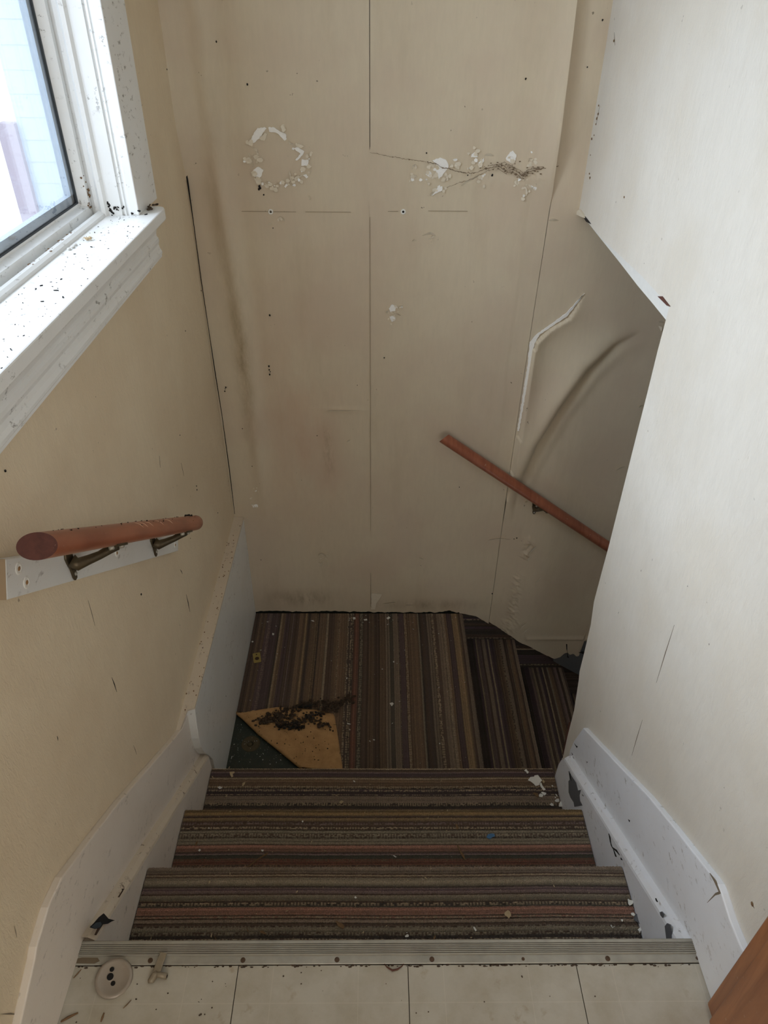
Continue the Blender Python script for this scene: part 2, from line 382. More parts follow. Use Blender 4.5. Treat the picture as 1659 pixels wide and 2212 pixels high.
def dA(X, Z):
    s = X - XL
    w = sst(.90, 1.15, Z)
    d = -.046 * w * np.clip(1 - s / .095, 0, 1) ** 1.6
    c = .085 + .035 * sst(1.3, .2, Z)
    d += -.0125 * np.exp(-((s - c) / .024) ** 2) * sst(-.5, .2, Z)
    d += .0050 * np.exp(-((s - c - .055) / .03) ** 2) * sst(-.3, .4, Z)
    d += -.0025 * np.exp(-((s - .19) / .03) ** 2) * sst(-.6, .5, Z) * sst(1.0, .6, Z)
    dl = np.exp(-((X + .12) / .09) ** 2 - ((Z - .235) / .012) ** 2); d += -.0030 * dl
    return d + fold(X, Z, 5) - .0025 * np.exp(-((X + .021 - X * 0) / .012) ** 2) * sst(.85, 1.0, Z)
def dB(X, Z):
    w = sst(.88, 1.12, Z) * (1 - .25 * sst(1.2, 1.5, Z))
    e = np.clip((X - (seam_x(Z, .507, .505) - .10)) / .10, 0, 1)
    d = -.030 * w * e ** 2.2
    d += -.0035 * np.exp(-((X - .36) / .05) ** 2) * sst(.9, 1.2, Z)
    for cx, cz, a, sx, sz in ((.30, .98, .003, .05, .03), (.44, .99, .004, .05, .035), (.16, 1.01, .0025, .05, .04)):
        d += -a * np.exp(-((X - cx) / sx) ** 2 - ((Z - cz) / sz) ** 2) * (1 + 1.6 * vnoise(X * 140, Z * 140, 9))
    return d + fold(X, Z, 15) - .0009 * (X < .45)
TEAR = [(0.6674,0.6572),(0.6307,0.5749),(0.5673,0.5336),(0.5358,0.4966),(0.5264,0.4525),(0.5256,0.302),(0.5206,0.1457),(0.5108,-0.0435)]
CREASE = [(0.8824,0.5313),(0.8006,0.4824),(0.7243,0.3903),(0.6517,0.249),(0.5908,0.0979),(0.5456,-0.0852),(0.5397,-0.2609)]
def dC(X, Z):
    D, Sg, Tt = seg_dist(CREASE, X, Z)
    t = D * np.where(Sg < 0, 1, -1)                 # + on the upper-left side of the crease
    w = np.sin(np.pi * np.clip(Tt, .0, 1)) ** 1.1
    tt = np.clip(t, 0, None)
    d = -.034 * w * (tt / .028) * np.exp(1 - tt / .028) * (t > 0)
    d += -.006 * w * np.exp(-((t + .035) / .02) ** 2)
    Dt, St, T2 = seg_dist(TEAR, X, Z)
    right = (St > 0)                               # right / below of the tear
    wt = np.sin(np.pi * np.clip(T2, 0, 1)) ** .8
    d = np.where(right, d - .024 * wt * np.exp(-(Dt / .035) ** 1.3), d * sst(.0, .02, Dt) * 0)
    d += .0022 * vnoise(X * 7, Z * 5, 31)
    # crinkled vertical line low on the sheet
    cx = np.interp(-Z, [.30, .55, .80], [.63, .60, .60])
    for (za, zb_, amp, sw) in ((-.33, -.44, .0085, .022), (-.52, -.76, .0100, .019), (-.78, -.88, .0100, .03)):
        m = np.exp(-((X - cx) / sw) ** 2) * sst(zb_ - .02, zb_ + .02, Z) * sst(za + .02, za - .02, Z)
        d += -amp * m * (.5 + 1.6 * vnoise(X * 110 + Z * 60, Z * 150, 40))
    d += -.006 * np.exp(-((Z + .905) / .010) ** 2) * (X > .68)
    return d + fold(X, Z, 25)
xA0 = lambda z: XL - .004 + 0 * z + .012 * sst(1.05, .80, np.asarray(z)) * 0
xA1 = lambda z: -.0186 + .0015 * (1.4 - np.asarray(z)) - .0004 * sst(.88, 1.0, np.asarray(z))
xB0 = lambda z: -.0190 + .0015 * (1.4 - np.asarray(z))
xB1 = lambda z: np.interp(z, [-.75, -.04, .49, .95, 1.05, 1.4, 2.35], [.503, .5045, .510, .5175, .5135, .508, .505])
xC0 = lambda z: xB1(z) + .0012 - .012 * sst(.92, 1.0, np.asarray(z))
xC1 = lambda z: 1.9 + 0 * np.asarray(z)
BOTC = [(0.3915,-0.7517),(0.4473,-0.7682),(0.5126,-0.8159),(0.6028,-0.8906),(0.6377,-0.9228),(0.7174,-0.9734),(0.8223,-1.0404),(0.848,-1.028),(0.8611,-1.0034),(0.8771,-0.9973),(0.8875,-1.0095),(0.9035,-1.0034),(0.9219,-1.0248),(0.9352,-1.0155),(0.9358,-0.9221)]
zbA = lambda x: -.742 + rag(x, 3, .006)
zbB = lambda x: np.where(x < .37, -.744 + rag(x, 4, .007) + .012 * np.exp(-((x - .33) / .02) ** 2), np.interp(x, [p[0] for p in BOTC], [p[1] for p in BOTC]) + rag(x, 4, .003))
zbC = lambda x: np.where(x > BOTC[-1][0], BOTC[-1][1], np.interp(x, [p[0] for p in BOTC], [p[1] for p in BOTC])) + rag(x, 6, .004)
sheet('wall_covering_sheet', xA0, xA1, 96, zbA, dA)
sheet('wall_covering_sheet', xB0, xB1, 100, zbB, dB)
sheet('wall_covering_sheet', xC0, xC1, 230, zbC, dC)

def wallpatch(pts, d0=.0012, th=.0006, mat=M_torn, parent=wb, name='torn_patch', jag=1):
    q = []
    for i in range(len(pts)):
        a, b = pts[i], pts[(i + 1) % len(pts)]; q.append(a)
        if jag:
            l = math.dist(a, b); n = int(l / .006)
            for k in range(1, n + 1):
                t = k / (n + 1); w = .0012 * rnd.uniform(-1, 1); nx, nz = -(b[1] - a[1]) / l, (b[0] - a[0]) / l
                q.append((a[0] + (b[0] - a[0]) * t + nx * w, a[1] + (b[1] - a[1]) * t + nz * w))
    return obj(name, prism(q, 'y', YB - d0 - th, YB - d0 + .0015), mat, parent)
# white backing showing where the covering has torn away
PATCH = [[(-0.3548,1.0795),(-0.3414,1.1009),(-0.3299,1.1129),(-0.3105,1.1157),(-0.305,1.1118),(-0.3114,1.1052),(-0.3279,1.0865),(-0.3486,1.0729)],[(-0.3003,1.1145),(-0.2869,1.116),(-0.2728,1.1082),(-0.2527,1.0992),(-0.2507,1.0859),(-0.2569,1.0818),(-0.2763,1.1003),(-0.2982,1.104)],[(-0.2337,1.0632),(-0.2206,1.0661),(-0.2032,1.0554),(-0.2083,1.0458),(-0.2242,1.0319),(-0.2301,1.0333),(-0.2141,1.0485)],[(-0.2119,1.0348),(-0.1923,1.0336),(-0.1946,1.0189),(-0.2134,1.0182)],[(-0.3521,1.0057),(-0.3376,1.0142),(-0.3232,1.006),(-0.3308,0.9891),(-0.3389,0.9834),(-0.3541,0.9945)],[(-0.2112,0.9931),(-0.2003,0.996),(-0.1946,0.989),(-0.2009,0.9847)],[(-0.2684,0.9627),(-0.2587,0.9699),(-0.2553,0.9657),(-0.2626,0.9584)],[(0.1615,1.0357),(0.183,1.0432),(0.1993,1.0379),(0.2082,1.0234),(0.2068,1.0143),(0.1823,0.9862),(0.1707,1.0121),(0.1743,1.0213)],[(0.1432,0.9989),(0.1528,1.0082),(0.16,1.0028),(0.1586,0.9897)],[(0.272,1.0531),(0.2795,1.0585),(0.2905,1.046),(0.2707,1.0451)],[(0.2938,1.0316),(0.3086,1.0444),(0.3095,1.0354),(0.3008,1.0207),(0.2925,1.0243)],[(0.267,1.0167),(0.2848,1.0205),(0.2733,1.0131)],[(0.2991,0.9948),(0.3166,1.0024),(0.3081,0.9856)],[(0.3707,1.0432),(0.3808,1.0595),(0.3883,1.0632),(0.3996,1.0525),(0.3993,1.038),(0.3881,1.0307),(0.3733,1.0378)],[(0.4449,0.9962),(0.4515,1.0074),(0.4638,1.0056),(0.4608,0.9982),(0.4474,0.9925)],[(0.4782,1.0039),(0.4825,1.0169),(0.4945,1.017),(0.4883,1.004)],[(0.1756,0.9598),(0.1935,0.9676),(0.1942,0.9562),(0.1842,0.9523),(0.1643,0.9407)],[(0.1012,0.9873),(0.1091,0.993),(0.1115,0.9818),(0.1035,0.9799)],[(0.0429,0.6013),(0.0532,0.6148),(0.0664,0.6069),(0.0641,0.5934),(0.0483,0.5906)],[(0.0459,0.5743),(0.0644,0.5771),(0.0647,0.5635),(0.0542,0.5568)],[(-0.4549,-0.1133),(-0.4346,-0.0945),(-0.4197,-0.1206),(-0.436,-0.1094)],[(-0.4732,-0.1742),(-0.4513,-0.1741),(-0.4492,-0.1857),(-0.4683,-0.1881)]]
for p in PATCH: wallpatch(p, .0034)
CURLP = [[(-0.3279,1.0865),(-0.3088,1.1013),(-0.3046,1.0987),(-0.3135,1.0813),(-0.3224,1.0825)],[(-0.3525,0.9861),(-0.3293,0.9707),(-0.3405,0.9663),(-0.3464,0.9691)],[(0.4601,1.0477),(0.477,1.0551),(0.4977,1.0499),(0.4961,1.0335),(0.4857,1.0224),(0.4636,1.0368)],[(-0.0129,-0.6312),(0.0332,-0.6358),(0.0262,-0.6551),(0.0086,-0.6891),(0.0051,-0.7235),(-0.0129,-0.7236)]]
for p in CURLP: wallpatch(p, .0042, .0006, M_curl, name='loose_flap')
# small curled lips round the tears: ribbons standing off the wall
def ribbon(pts, w=.006, lift=.006, mat=M_curl, base=.003):
    V, Fc = [], []; n = len(pts)
    q = []
    for i in range(n - 1):
        for k in range(4):
            t = k / 4; q.append((pts[i][0] + (pts[i + 1][0] - pts[i][0]) * t, pts[i][1] + (pts[i + 1][1] - pts[i][1]) * t))
    q.append(pts[-1])
    for i, (x, z) in enumerate(q):
        a, b = q[max(i - 1, 0)], q[min(i + 1, len(q) - 1)]; l = math.dist(a, b) or 1
        nx, nz = -(b[1] - a[1]) / l, (b[0] - a[0]) / l; e = math.sin(math.pi * (i + .3) / (len(q) - .4)); ww = w * max(e, .15) * rnd.uniform(.6, 1.2)
        V += [(x, YB - base, z), (x + nx * ww * .6, YB - base - lift * e * .6, z + nz * ww * .6), (x + nx * ww, YB - base - lift * e, z + nz * ww)]
    for i in range(len(q) - 1):
        for j in (0, 1): Fc.append((i * 3 + j, i * 3 + j + 1, (i + 1) * 3 + j + 1, (i + 1) * 3 + j))
    return V, Fc
RIB = [[(-0.3535,1.0688),(-0.3428,1.0554),(-0.3338,1.0391)],[(-0.3613,1.0498),(-0.3575,1.0279),(-0.3537,1.0113)],[(-0.3277,0.9721),(-0.3144,0.9651),(-0.3008,0.9624)],[(-0.2922,0.9739),(-0.2884,0.9639),(-0.2793,0.9611)],[(-0.2496,1.0039),(-0.2489,0.9786),(-0.2431,0.9724)],[(-0.2431,0.9724),(-0.224,0.9845),(-0.2097,0.9931)],[(-0.2474,1.0819),(-0.2442,1.0712),(-0.2307,1.0714)],[(-0.2274,1.0768),(-0.2204,1.0701)],[(-0.1991,1.0486),(-0.1951,1.0377)],[(-0.3403,1.0336),(-0.3429,1.0225)],[(-0.3181,0.9765),(-0.3174,0.9665)],[(-0.2941,0.8698),(-0.2812,0.873),(-0.2723,0.864)],[(-0.3222,0.8553),(-0.3095,0.8555)],[(-0.1972,0.9388),(-0.1962,0.9272)],[(0.1044,1.0114),(0.1122,1.0189),(0.1145,1.0115)],[(0.103,0.9948),(0.1173,0.9894)],[(0.1462,0.9784),(0.1548,0.9672)],[(0.1602,0.9406),(0.176,0.9522)],[(0.2036,1.0013),(0.2028,0.9827)],[(0.1949,0.9789),(0.2167,0.9866)],[(0.2578,1.0565),(0.2623,1.0494)],[(0.436,1.0329),(0.4486,1.044)],[(0.4505,1.0294),(0.4571,1.0404)],[(0.4136,0.9696),(0.4159,0.9847),(0.4208,0.9941)],[(0.4279,0.9698),(0.4375,0.9585),(0.4415,0.9432)],[(0.4397,0.9737),(0.4493,0.9624)],[(0.4498,0.9586),(0.4595,0.9625)],[(0.4708,0.9702),(0.473,0.9777)],[(0.475,1.055),(0.485,1.0551)],[(0.1404,0.8278),(0.1656,0.8321),(0.1828,0.8261)],[(0.1704,0.8199),(0.1784,0.8302)],[(0.1113,0.8111),(0.1241,0.8113)],[(0.3101,1.0498),(0.3342,1.0483)],[(0.2278,1.0309),(0.2245,1.0199)],[(0.2485,0.9681),(0.2817,0.9853),(0.3067,1.0004)],[(0.0639,0.6015),(0.077,0.6016),(0.0888,0.6124)],[(0.0643,0.5826),(0.0829,0.5773)],[(0.0379,0.5851),(0.043,0.5959)],[(-0.2303,-0.4292),(-0.2132,-0.4163),(-0.191,-0.4419)],[(-0.2282,-0.4594),(-0.2193,-0.4856)],[(-0.1913,-0.4506),(-0.1959,-0.4855)],[(-0.0976,0.1035),(-0.0886,0.1138)],[(-0.471,-0.1512),(-0.4667,-0.1398)],[(0.1291,-0.7045),(0.1711,-0.7025)],[(0.0343,-0.6952),(0.0901,-0.6855)],[(-0.1757,0.229),(-0.1355,0.2293),(-0.0608,0.233)],[(0.1805,-0.4369),(0.2001,-0.4474)],[(0.6785,-0.5733),(0.7014,-0.536)],[(0.645,-0.85),(0.6742,-0.8004)],[(0.66,-0.8751),(0.6874,-0.8333)],[(0.9005,-0.0118),(0.932,0.0061)],[(0.4589,-0.3453),(0.4904,-0.3383),(0.5445,-0.3415)],[(0.6157,-0.3929),(0.6373,-0.3513)],[(0.6275,-0.4209),(0.6563,-0.3719)],[(0.6294,-0.4564),(0.6367,-0.4279)],[(0.6585,-0.1985),(0.668,-0.192)],[(0.5805,-0.1606),(0.5901,-0.1543)],[(0.5018,-0.0379),(0.5198,-0.0408)],[(0.9231,0.5635),(0.9412,0.5613)],[(0.9264,0.5499),(0.9396,0.5317)],[(0.929,0.251),(0.9432,0.2616)],[(0.5177,0.8743),(0.5479,0.8746)]]
for p in RIB: obj('curled_lip', ribbon(p, .008, .0045), M_curl, wb)
def flakes(name, centres, n, smin, smax, mat, seed, spread=.010):
    r_ = random.Random(seed); P_ = []
    for cx, cz in centres:
        for k in range(n):
            c = Vector((cx + r_.gauss(0, spread), 0, cz + r_.gauss(0, spread))); s = r_.uniform(smin, smax); a0 = r_.uniform(0, 6.28); ax = Vector((math.cos(a0), 0, math.sin(a0))); tilt = r_.uniform(.15, .75); m = r_.randint(5, 7)
            pts = []
            for i in range(m):
                a = 2 * math.pi * i / m; q = Vector((math.cos(a) * s * r_.uniform(.5, 1.1), 0, math.sin(a) * s * r_.uniform(.4, 1.0))); h = q.dot(ax)
                pts.append(c + q + Vector((0, YB - .0042 - (h + s) * math.sin(tilt) * .45, 0)))
            V = [tuple(p) for p in pts] + [tuple(p + Vector((0, .0005, 0))) for p in pts]
            P_.append((V, [tuple(range(m)), tuple(range(m, 2 * m))[::-1]] + [(i, (i + 1) % m, m + (i + 1) % m, m + i) for i in range(m)]))
    return obj(name, merge(*P_), mat, wb, kind='stuff')
FC1 = [(-0.3517,1.0715),(-0.3383,1.0391),(-0.363,1.0333),(-0.3547,0.9945),(-0.341,0.9777),(-0.3143,0.9665),(-0.2897,0.9668),(-0.2745,0.9641),(-0.246,0.9757),(-0.2239,0.9859),(-0.2013,1.0072),(-0.1962,1.0459),(-0.2247,1.0728),(-0.264,1.107)]
FC2 = [(0.1638,1.0303),(0.1534,0.9971),(0.1091,0.993),(0.1797,0.9599),(0.2041,0.9939),(0.278,1.0531),(0.2958,1.0316),(0.273,1.0167),(0.3072,0.9949),(0.3822,1.0469),(0.4475,1.0367),(0.457,1.0258),(0.4489,0.9962),(0.4375,0.9585),(0.4534,0.9624),(0.4867,1.0151),(0.4179,0.9847),(0.2315,1.0346)]
FC3 = [(0.0537,0.5852),(0.0718,0.6015),(0.0593,0.5689),(-0.4446,-0.102),(-0.4579,-0.178),(-0.2072,-0.4334),(-0.2186,-0.4681),(-0.2814,0.8699),(0.1701,0.8268)]
flakes('cream_flakes', FC1, 3, .0045, .0105, M_curl, 3, .007); flakes('white_flakes', FC1, 1, .0025, .0065, M_torn, 4, .006)
flakes('cream_flakes', FC2, 4, .004, .0095, M_curl, 5, .010); flakes('white_flakes', FC2, 1, .0035, .0085, M_torn, 6, .010)
flakes('cream_flakes', FC3, 5, .0020, .0055, M_curl, 7, .008); flakes('white_flakes', FC3[:3], 2, .002, .006, M_torn, 8, .006)
# exposed white strip along the tear in the right-hand sheet
wallpatch([(0.6647,0.6557),(0.6221,0.581),(0.5406,0.5175),(0.5281,0.4852),(0.5259,0.4558),(0.5223,0.302),(0.5178,0.1552),(0.5111,0.1551),(0.5133,0.2842),(0.5147,0.4225),(0.5119,0.4916),(0.5299,0.5174),(0.5598,0.543),(0.6161,0.5902)], .0036, .0006, M_torn, name='exposed_backing')
# crack and hole at the torn lower right corner of the covering
wallpatch([(0.8609,-0.9284),(0.8659,-0.9294),(0.8718,-0.966),(0.8823,-1.0031),(0.8892,-1.018),(0.8784,-1.0137),(0.8751,-0.9818),(0.8673,-0.9608)], .013, .0006, M_dark, name='crack', jag=0)
wallpatch([(0.9272,-0.9844),(0.9406,-0.9764),(0.9571,-0.9764),(0.9604,-0.9843),(0.9507,-0.9923),(0.9385,-0.9859)], .013, .0006, M_dark, name='hole', jag=0)
# the open corner joint
def strip_poly(pts, w):
    a = [(x - w[i], z) for i, (x, z) in enumerate(pts)]; b = [(x + w[i], z) for i, (x, z) in enumerate(pts)]
    return a + b[::-1]
JOINT = [(-0.5361,1.102),(-0.5407,1.0555),(-0.5417,1.0317),(-0.5433,0.9955),(-0.5428,0.8625),(-0.5439,0.6973),(-0.5423,0.5477),(-0.5407,0.3858),(-0.5373,0.2099),(-0.5376,-0.002),(-0.5408,-0.2138)]
jw = [.0007, .005, .006, .0022, .0008, .0010, .0006, .0013, .0007, .0013, .0005]
obj('open_joint', prism(strip_poly(JOINT, jw), 'y', 2.2255, 2.2285), M_hole, wb)
SEAM = [(xA1(np.array([z]))[0] + .0012, z) for z in (1.6, 1.35, 1.2, 1.1, 1.0, .93, .86)]
obj('open_joint', prism(strip_poly(SEAM, [.0007, .0007, .0007, .0009, .0012, .0008, .0003]), 'y', YB - .0012, YB), M_hole, wb)
SEAM2 = [(xA1(np.array([z]))[0] + .0010, z) for z in (.88, .5, .2, -.1, -.30)] + [(xA1(np.array([z]))[0] + .0010, z) for z in (-.52, -.62, -.71)]
obj('open_joint', prism(strip_poly(SEAM2[:5], [.0004, .0003, .0004, .0003, .0002]), 'y', YB - .0032, YB), M_pencil0, wb)
obj('open_joint', prism(strip_poly(SEAM2[5:], [.0003, .0007, .0008]), 'y', YB - .0032, YB), M_pencil0, wb)
# two plastic wall plugs
for q in [(-0.3117,0.8922),(0.0816,0.8958)]:
    a = obj('wall_plug', lathe([(.0042, 0), (.0075, 0), (.0078, .0014), (.0070, .0026), (.0036, .0026), (.0032, .0008)], (q[0], YB - .0015, q[1]), (0, -1, 0), 20), M_chip, wb, 'white plastic ring')
    obj('hole', lathe([(.0040, 0), (.0040, .0012)], (q[0], YB - .0016, q[1]), (0, -1, 0), 12), M_hole, wb)
# faint score line through the plugs
for p in [[(-0.398,0.8927),(-0.2361,0.8929)],[(-0.2087,0.8932),(-0.0739,0.8944)],[(0.0362,0.8967),(0.0665,0.897)],[(0.1559,0.8991),(0.2731,0.8989)]]:
    obj('scored_line', box(p[0][0], p[1][0], YB - .0036, YB - .003, p[0][1] - .0006, p[0][1] + .0006), plain('pencil_line', srgb(150, 136, 112), .9) if 'pencil_line' not in bpy.data.materials else bpy.data.materials['pencil_line'], wb)
# clusters of black grit stuck to the back wall and to the left wall
def blob(c, r, sq=(1, 1, 1), seed=0, n=2):
    bm = bmesh.new(); bmesh.ops.create_icosphere(bm, subdivisions=n, radius=1)
    V = []
    for v in bm.verts:
        k = 1 + .45 * mnoise.noise(v.co * 1.7 + Vector((seed * 3.1, seed * 1.7, 0)))
        V.append((c[0] + v.co.x * r * k * sq[0], c[1] + v.co.y * r * k * sq[1], c[2] + v.co.z * r * k * sq[2]))
    Fc = [tuple(v.index for v in f.verts) for f in bm.faces]; bm.free(); return V, Fc
GR = [(-0.3382,0.9621),(-0.336,0.9572),(-0.3403,0.9546),(-0.3281,0.9396),(-0.3406,0.5765),(-0.358,0.3859),(-0.3555,0.3791),(-0.3579,0.3689),(-0.3585,0.3994),(-0.5152,0.3142),(-0.5178,0.3054),(-0.5129,0.3195),(-0.4728,0.1583),(0.0304,0.4323),(-0.4616,-0.4497),(-0.2079,0.1315),(0.5579,-0.3373),(0.5684,-0.3325),(0.5003,-0.6321),(0.3207,-0.0885),(-0.0608,0.3314),(-0.4188,1.3126),(-0.3474,1.2172),(-0.4535,0.0003),(0.1432,1.0546),(0.2652,0.9976),(0.3363,0.9983),(0.4023,1.2379),(-0.3085,0.8462),(0.564,1.2661),(0.5851,1.3704)]
obj('grit_specks', merge(*[blob((x, YB - .004, z), rnd.uniform(.0016, .0036), (1, .6, 1.2), i, 1) for i, (x, z) in enumerate(GR)]), M_dark, wb, kind='stuff')
GL = [(1.8165,0.1921),(1.8147,0.1796),(1.6681,0.1049),(1.7438,0.4128),(2.7167,1.0128),(2.2163,0.6604),(1.967,0.6282),(2.1849,1.253),(1.2396,0.2746),(2.7536,1.3948),(0.8912,0.8418),(2.0086,-0.0498)]
obj('grit_specks', merge(*[blob((XL + .001, y, z), rnd.uniform(.0014, .003), (.6, 1, 1.2), i, 1) for i, (y, z) in enumerate(GL)]), M_dark, wl, kind='stuff')
# dark scuffs drawn on the left and right walls
def scuff(y0, z0, y1, z1, x, w, parent, mat=M_dark, s=1):
    l = math.hypot(y1 - y0, z1 - z0); ny, nz = -(z1 - z0) / l * w, (y1 - y0) / l * w
    ym, zm = (y0 + y1) / 2 + ny * .8, (z0 + z1) / 2 + nz * .8
    poly = [(y0, z0), (ym + ny, zm + nz), (y1, z1), (ym - ny, zm - nz)]
    obj('scuff_mark', prism(poly, 'x', x - .0002 * s, x + .0006 * s), mat, parent)
M_pencil = plain('grey_scuff', srgb(128, 116, 100), .9)
for a, b, w, mt in [[(1.5375,0.0005),(1.5382,-0.0706),0.0022,0],[(1.5306,0.1019),(1.5414,0.0753),0.0012,0],[(1.0023,0.2598),(1.0038,0.2112),0.0014,0],[(1.0053,0.4747),(1.0012,0.4108),0.0008,1],[(1.7112,0.3416),(1.7147,0.2957),0.0008,1],[(1.5491,0.464),(1.5387,0.4358),0.0006,1],[(1.0028,0.0289),(1.004,-0.0075),0.0008,1],[(0.7713,0.3754),(0.7689,0.3658),0.0008,0],[(0.511,0.2635),(0.5045,0.24),0.0006,1]]:
    scuff(a[0], a[1], b[0], b[1], XL, w, wl, M_pencil if mt else M_dark)
for a, b, w in [[(1.0214,0.3962),(1.0132,0.2311),0.0012],[(1.0162,0.1027),(1.0087,-0.0186),0.001],[(2.1783,1.3458),(2.15,1.3196),0.0012],[(2.1991,1.1809),(2.204,1.1336),0.001],[(0.5479,0.2499),(0.5387,0.2514),0.001]]:
    scuff(a[0], a[1], b[0], b[1], XR, w, wr, M_pencil, -1)
GRR = [(2.2083,1.1799),(2.1992,1.1611),(2.2054,1.1492),(2.2055,1.1357),(2.2057,1.1084),(2.2231,1.0966),(2.2566,1.0763),(2.21,1.0577),(2.1762,1.0052),(2.188,1.0138),(2.1655,1.3287),(1.8472,1.0247),(0.5453,0.251)]
obj('grit_specks', merge(*[blob((XR - .001, y, z), rnd.uniform(.0016, .0038), (.6, 1, 1.1), i, 1) for i, (y, z) in enumerate(GRR)]), M_twig, wr, kind='stuff')
# split in the left wall covering above the upper skirting
scuff(*(0.5159,0.1694,0.5161,0.1454), XL, .004, wl, M_redwood)
scuff(*(0.4163,0.2002,0.4385,0.1329), XL, .0012, wl, M_pencil)

# ------------------------------------------------------------------ window
win = empty('window_1', (XL, 1.1, 1.0), kind='structure')
def wp(name, VF, m, label=None, par=win, **k): return obj(name, VF, m, par, label, **k)
YJ = 1.677
# far casing on the wall face, near casing, head casing
wp('casing', merge(box(XL, XL + .020, YJ, YJ + .160, 1.013, 2.18)), M_win, bevel=.002)
wp('casing', merge(box(XL, XL + .020, wy0 - .160, wy0, 1.013, 2.18)), M_win, bevel=.002)
wp('casing', merge(box(XL, XL + .022, wy0 - .16, YJ + .16, 2.02, 2.18)), M_win, bevel=.002)
# jamb with its stepped stops, in plan
jprof = [(XL + .001, YJ + .001), (XL - .003, YJ + .001), (XL - .004, YJ + .004), (XL - .007, YJ + .004), (XL - .008, YJ + .001), (XL - .012, YJ + .001), (XL - .013, YJ + .005), (XL - .016, YJ + .004), (XL - .017, YJ - .001),
         (XL - .045, YJ - .003), (XL - .050, YJ - .010), (XL - .058, YJ - .012), (XL - .064, YJ - .006), (XL - .072, YJ - .007), (XL - .074, YJ - .002), (XL - .127, YJ), (XL - .127, YJ + .028), (XL + .001, YJ + .028)]
wp('jamb', prism(jprof, 'z', 1.005, 2.02), M_win)
jn = [(x, wy0 + (YJ - y)) for x, y in jprof]
wp('jamb', prism(jn, 'z', 1.005, 2.02), M_win)
wp('head_jamb', box(XL - .127, XL + .018, wy0, YJ, 1.985, 2.02), M_win)
# sill with a rounded horn, and the moulded apron under it
so = [(XL - .127, wy0 - .01), (XL, wy0 - .01), (XL, wy0 - .19), (-.487, wy0 - .19), (-.487, 1.735), (-.4885, 1.748), (-.494, 1.760), (-.505, 1.766), (XL, 1.766), (XL, YJ), (XL - .127, YJ)]
wp('sill', prism(so, 'z', .988, 1.013), M_win, bevel=.003)
ap = [(0, .988), (.022, .988), (.022, .978), (.0245, .970), (.0245, .963), (.019, .955), (.0165, .945), (.0165, .938), (.020, .934), (.0205, .927), (.018, .919), (.0195, .910), (.0235, .903), (.0235, .898), (.0215, .895), (.0215, .890), (.018, .887), (0, .885)]
apV = [(XL + d, y, z) for y in (wy0 - .16, 1.792) for d, z in ap]; n_ = len(ap)
wp('apron', (apV, [tuple(range(n_)), tuple(range(n_, 2 * n_))[::-1]] + [(i, (i + 1) % n_, n_ + (i + 1) % n_, n_ + i) for i in range(n_)]), M_win)
# stop bead along the sill
sb = [(-.598, 1.012), (-.600, 1.019), (-.606, 1.023), (-.614, 1.023), (-.617, 1.012)]
wp('stop_bead', prism([(x, z) for x, z in sb], 'y', wy0 + .012, YJ - .006), M_win)
# sash: bottom rail and stiles with bevelled inner edge, spacer, gasket, two panes
sx0, sx1 = -.672, -.627
gy0, gy1, gz0, gz1 = wy0 + .030, YJ - .028, 1.043, 1.955
sash = wp('sash', merge(prism([(sx0, 1.005), (sx1, 1.005), (sx1, 1.034), (-.645, 1.038), (-.645, 1.043), (sx0, 1.043)], 'y', wy0 + .01, YJ - .004),
                 prism([(sx0, YJ - .004), (sx1, YJ - .004), (sx1, YJ - .018), (-.645, YJ - .026), (sx0, YJ - .026)], 'z', 1.03, 1.98),
                 prism([(sx0, wy0 + .004), (sx1, wy0 + .004), (sx1, wy0 + .018), (-.645, wy0 + .026), (sx0, wy0 + .026)], 'z', 1.03, 1.98),
                 box(sx0, sx1, wy0 + .01, YJ - .004, 1.95, 1.985)), M_win)
def ring(x0, x1, a, b):   # rectangular ring in the glass plane between insets a and b
    y0, y1, z0, z1 = gy0, gy1, gz0, gz1
    return merge(box(x0, x1, y0 + a, y1 - a, z0 + a, z0 + b), box(x0, x1, y0 + a, y1 - a, z1 - b, z1 - a), box(x0, x1, y0 + a, y0 + b, z0 + a, z1 - a), box(x0, x1, y1 - b, y1 - a, z0 + a, z1 - a))
wp('gasket', ring(-.655, -.646, -.004, .003), M_gasket, par=sash)
wp('spacer', ring(-.664, -.650, .001, .020), M_spacer, par=sash)
wp('pane', box(-.652, -.649, gy0, gy1, gz0, gz1), M_glass, par=win)
# dead insect, flakes and grit lying on the sill
def flat_bits(n, fx, fy, z, smin, smax, seed):
    r_ = random.Random(seed); ps = []
    for i in range(n):
        x, y = fx(r_), fy(r_); a = r_.uniform(0, 6.28); l = r_.uniform(smin, smax) * (2.2 if r_.random() < .25 else 1); w = l * r_.uniform(.25, .7)
        ca, sa = math.cos(a), math.sin(a)
        pl = [(-l, 0), (-l * .3, w * .6), (l * .7, w * .45), (l, -w * .1), (l * .1, -w * .6)]
        ps.append(prism([(x + ca * u - sa * v, y + sa * u + ca * v) for u, v in pl], 'z', z, z + min(l * .5, .0016)))
    return merge(*ps)
tag(obj('sill_grit', flat_bits(170, lambda r: -.49 - .10 * r.random(), lambda r: .82 + .90 * r.random(), 1.0132, .0005, .0019, 3), M_dark), 'scattered dark grit and dead flies on the white window sill', 'dirt', kind='stuff')
tag(obj('sill_grit', merge(*[blob((-.612 + rnd.uniform(-.006, .006), 1.25 + .3 * rnd.random(), 1.0225), rnd.uniform(.001, .003), (1, 1.6, .5), i, 1) for i in range(26)]), M_twig), 'brown fluff along the bead below the window sash', 'dirt', kind='stuff')
jit = lambda s: rnd.uniform(-s, s)
mo = []
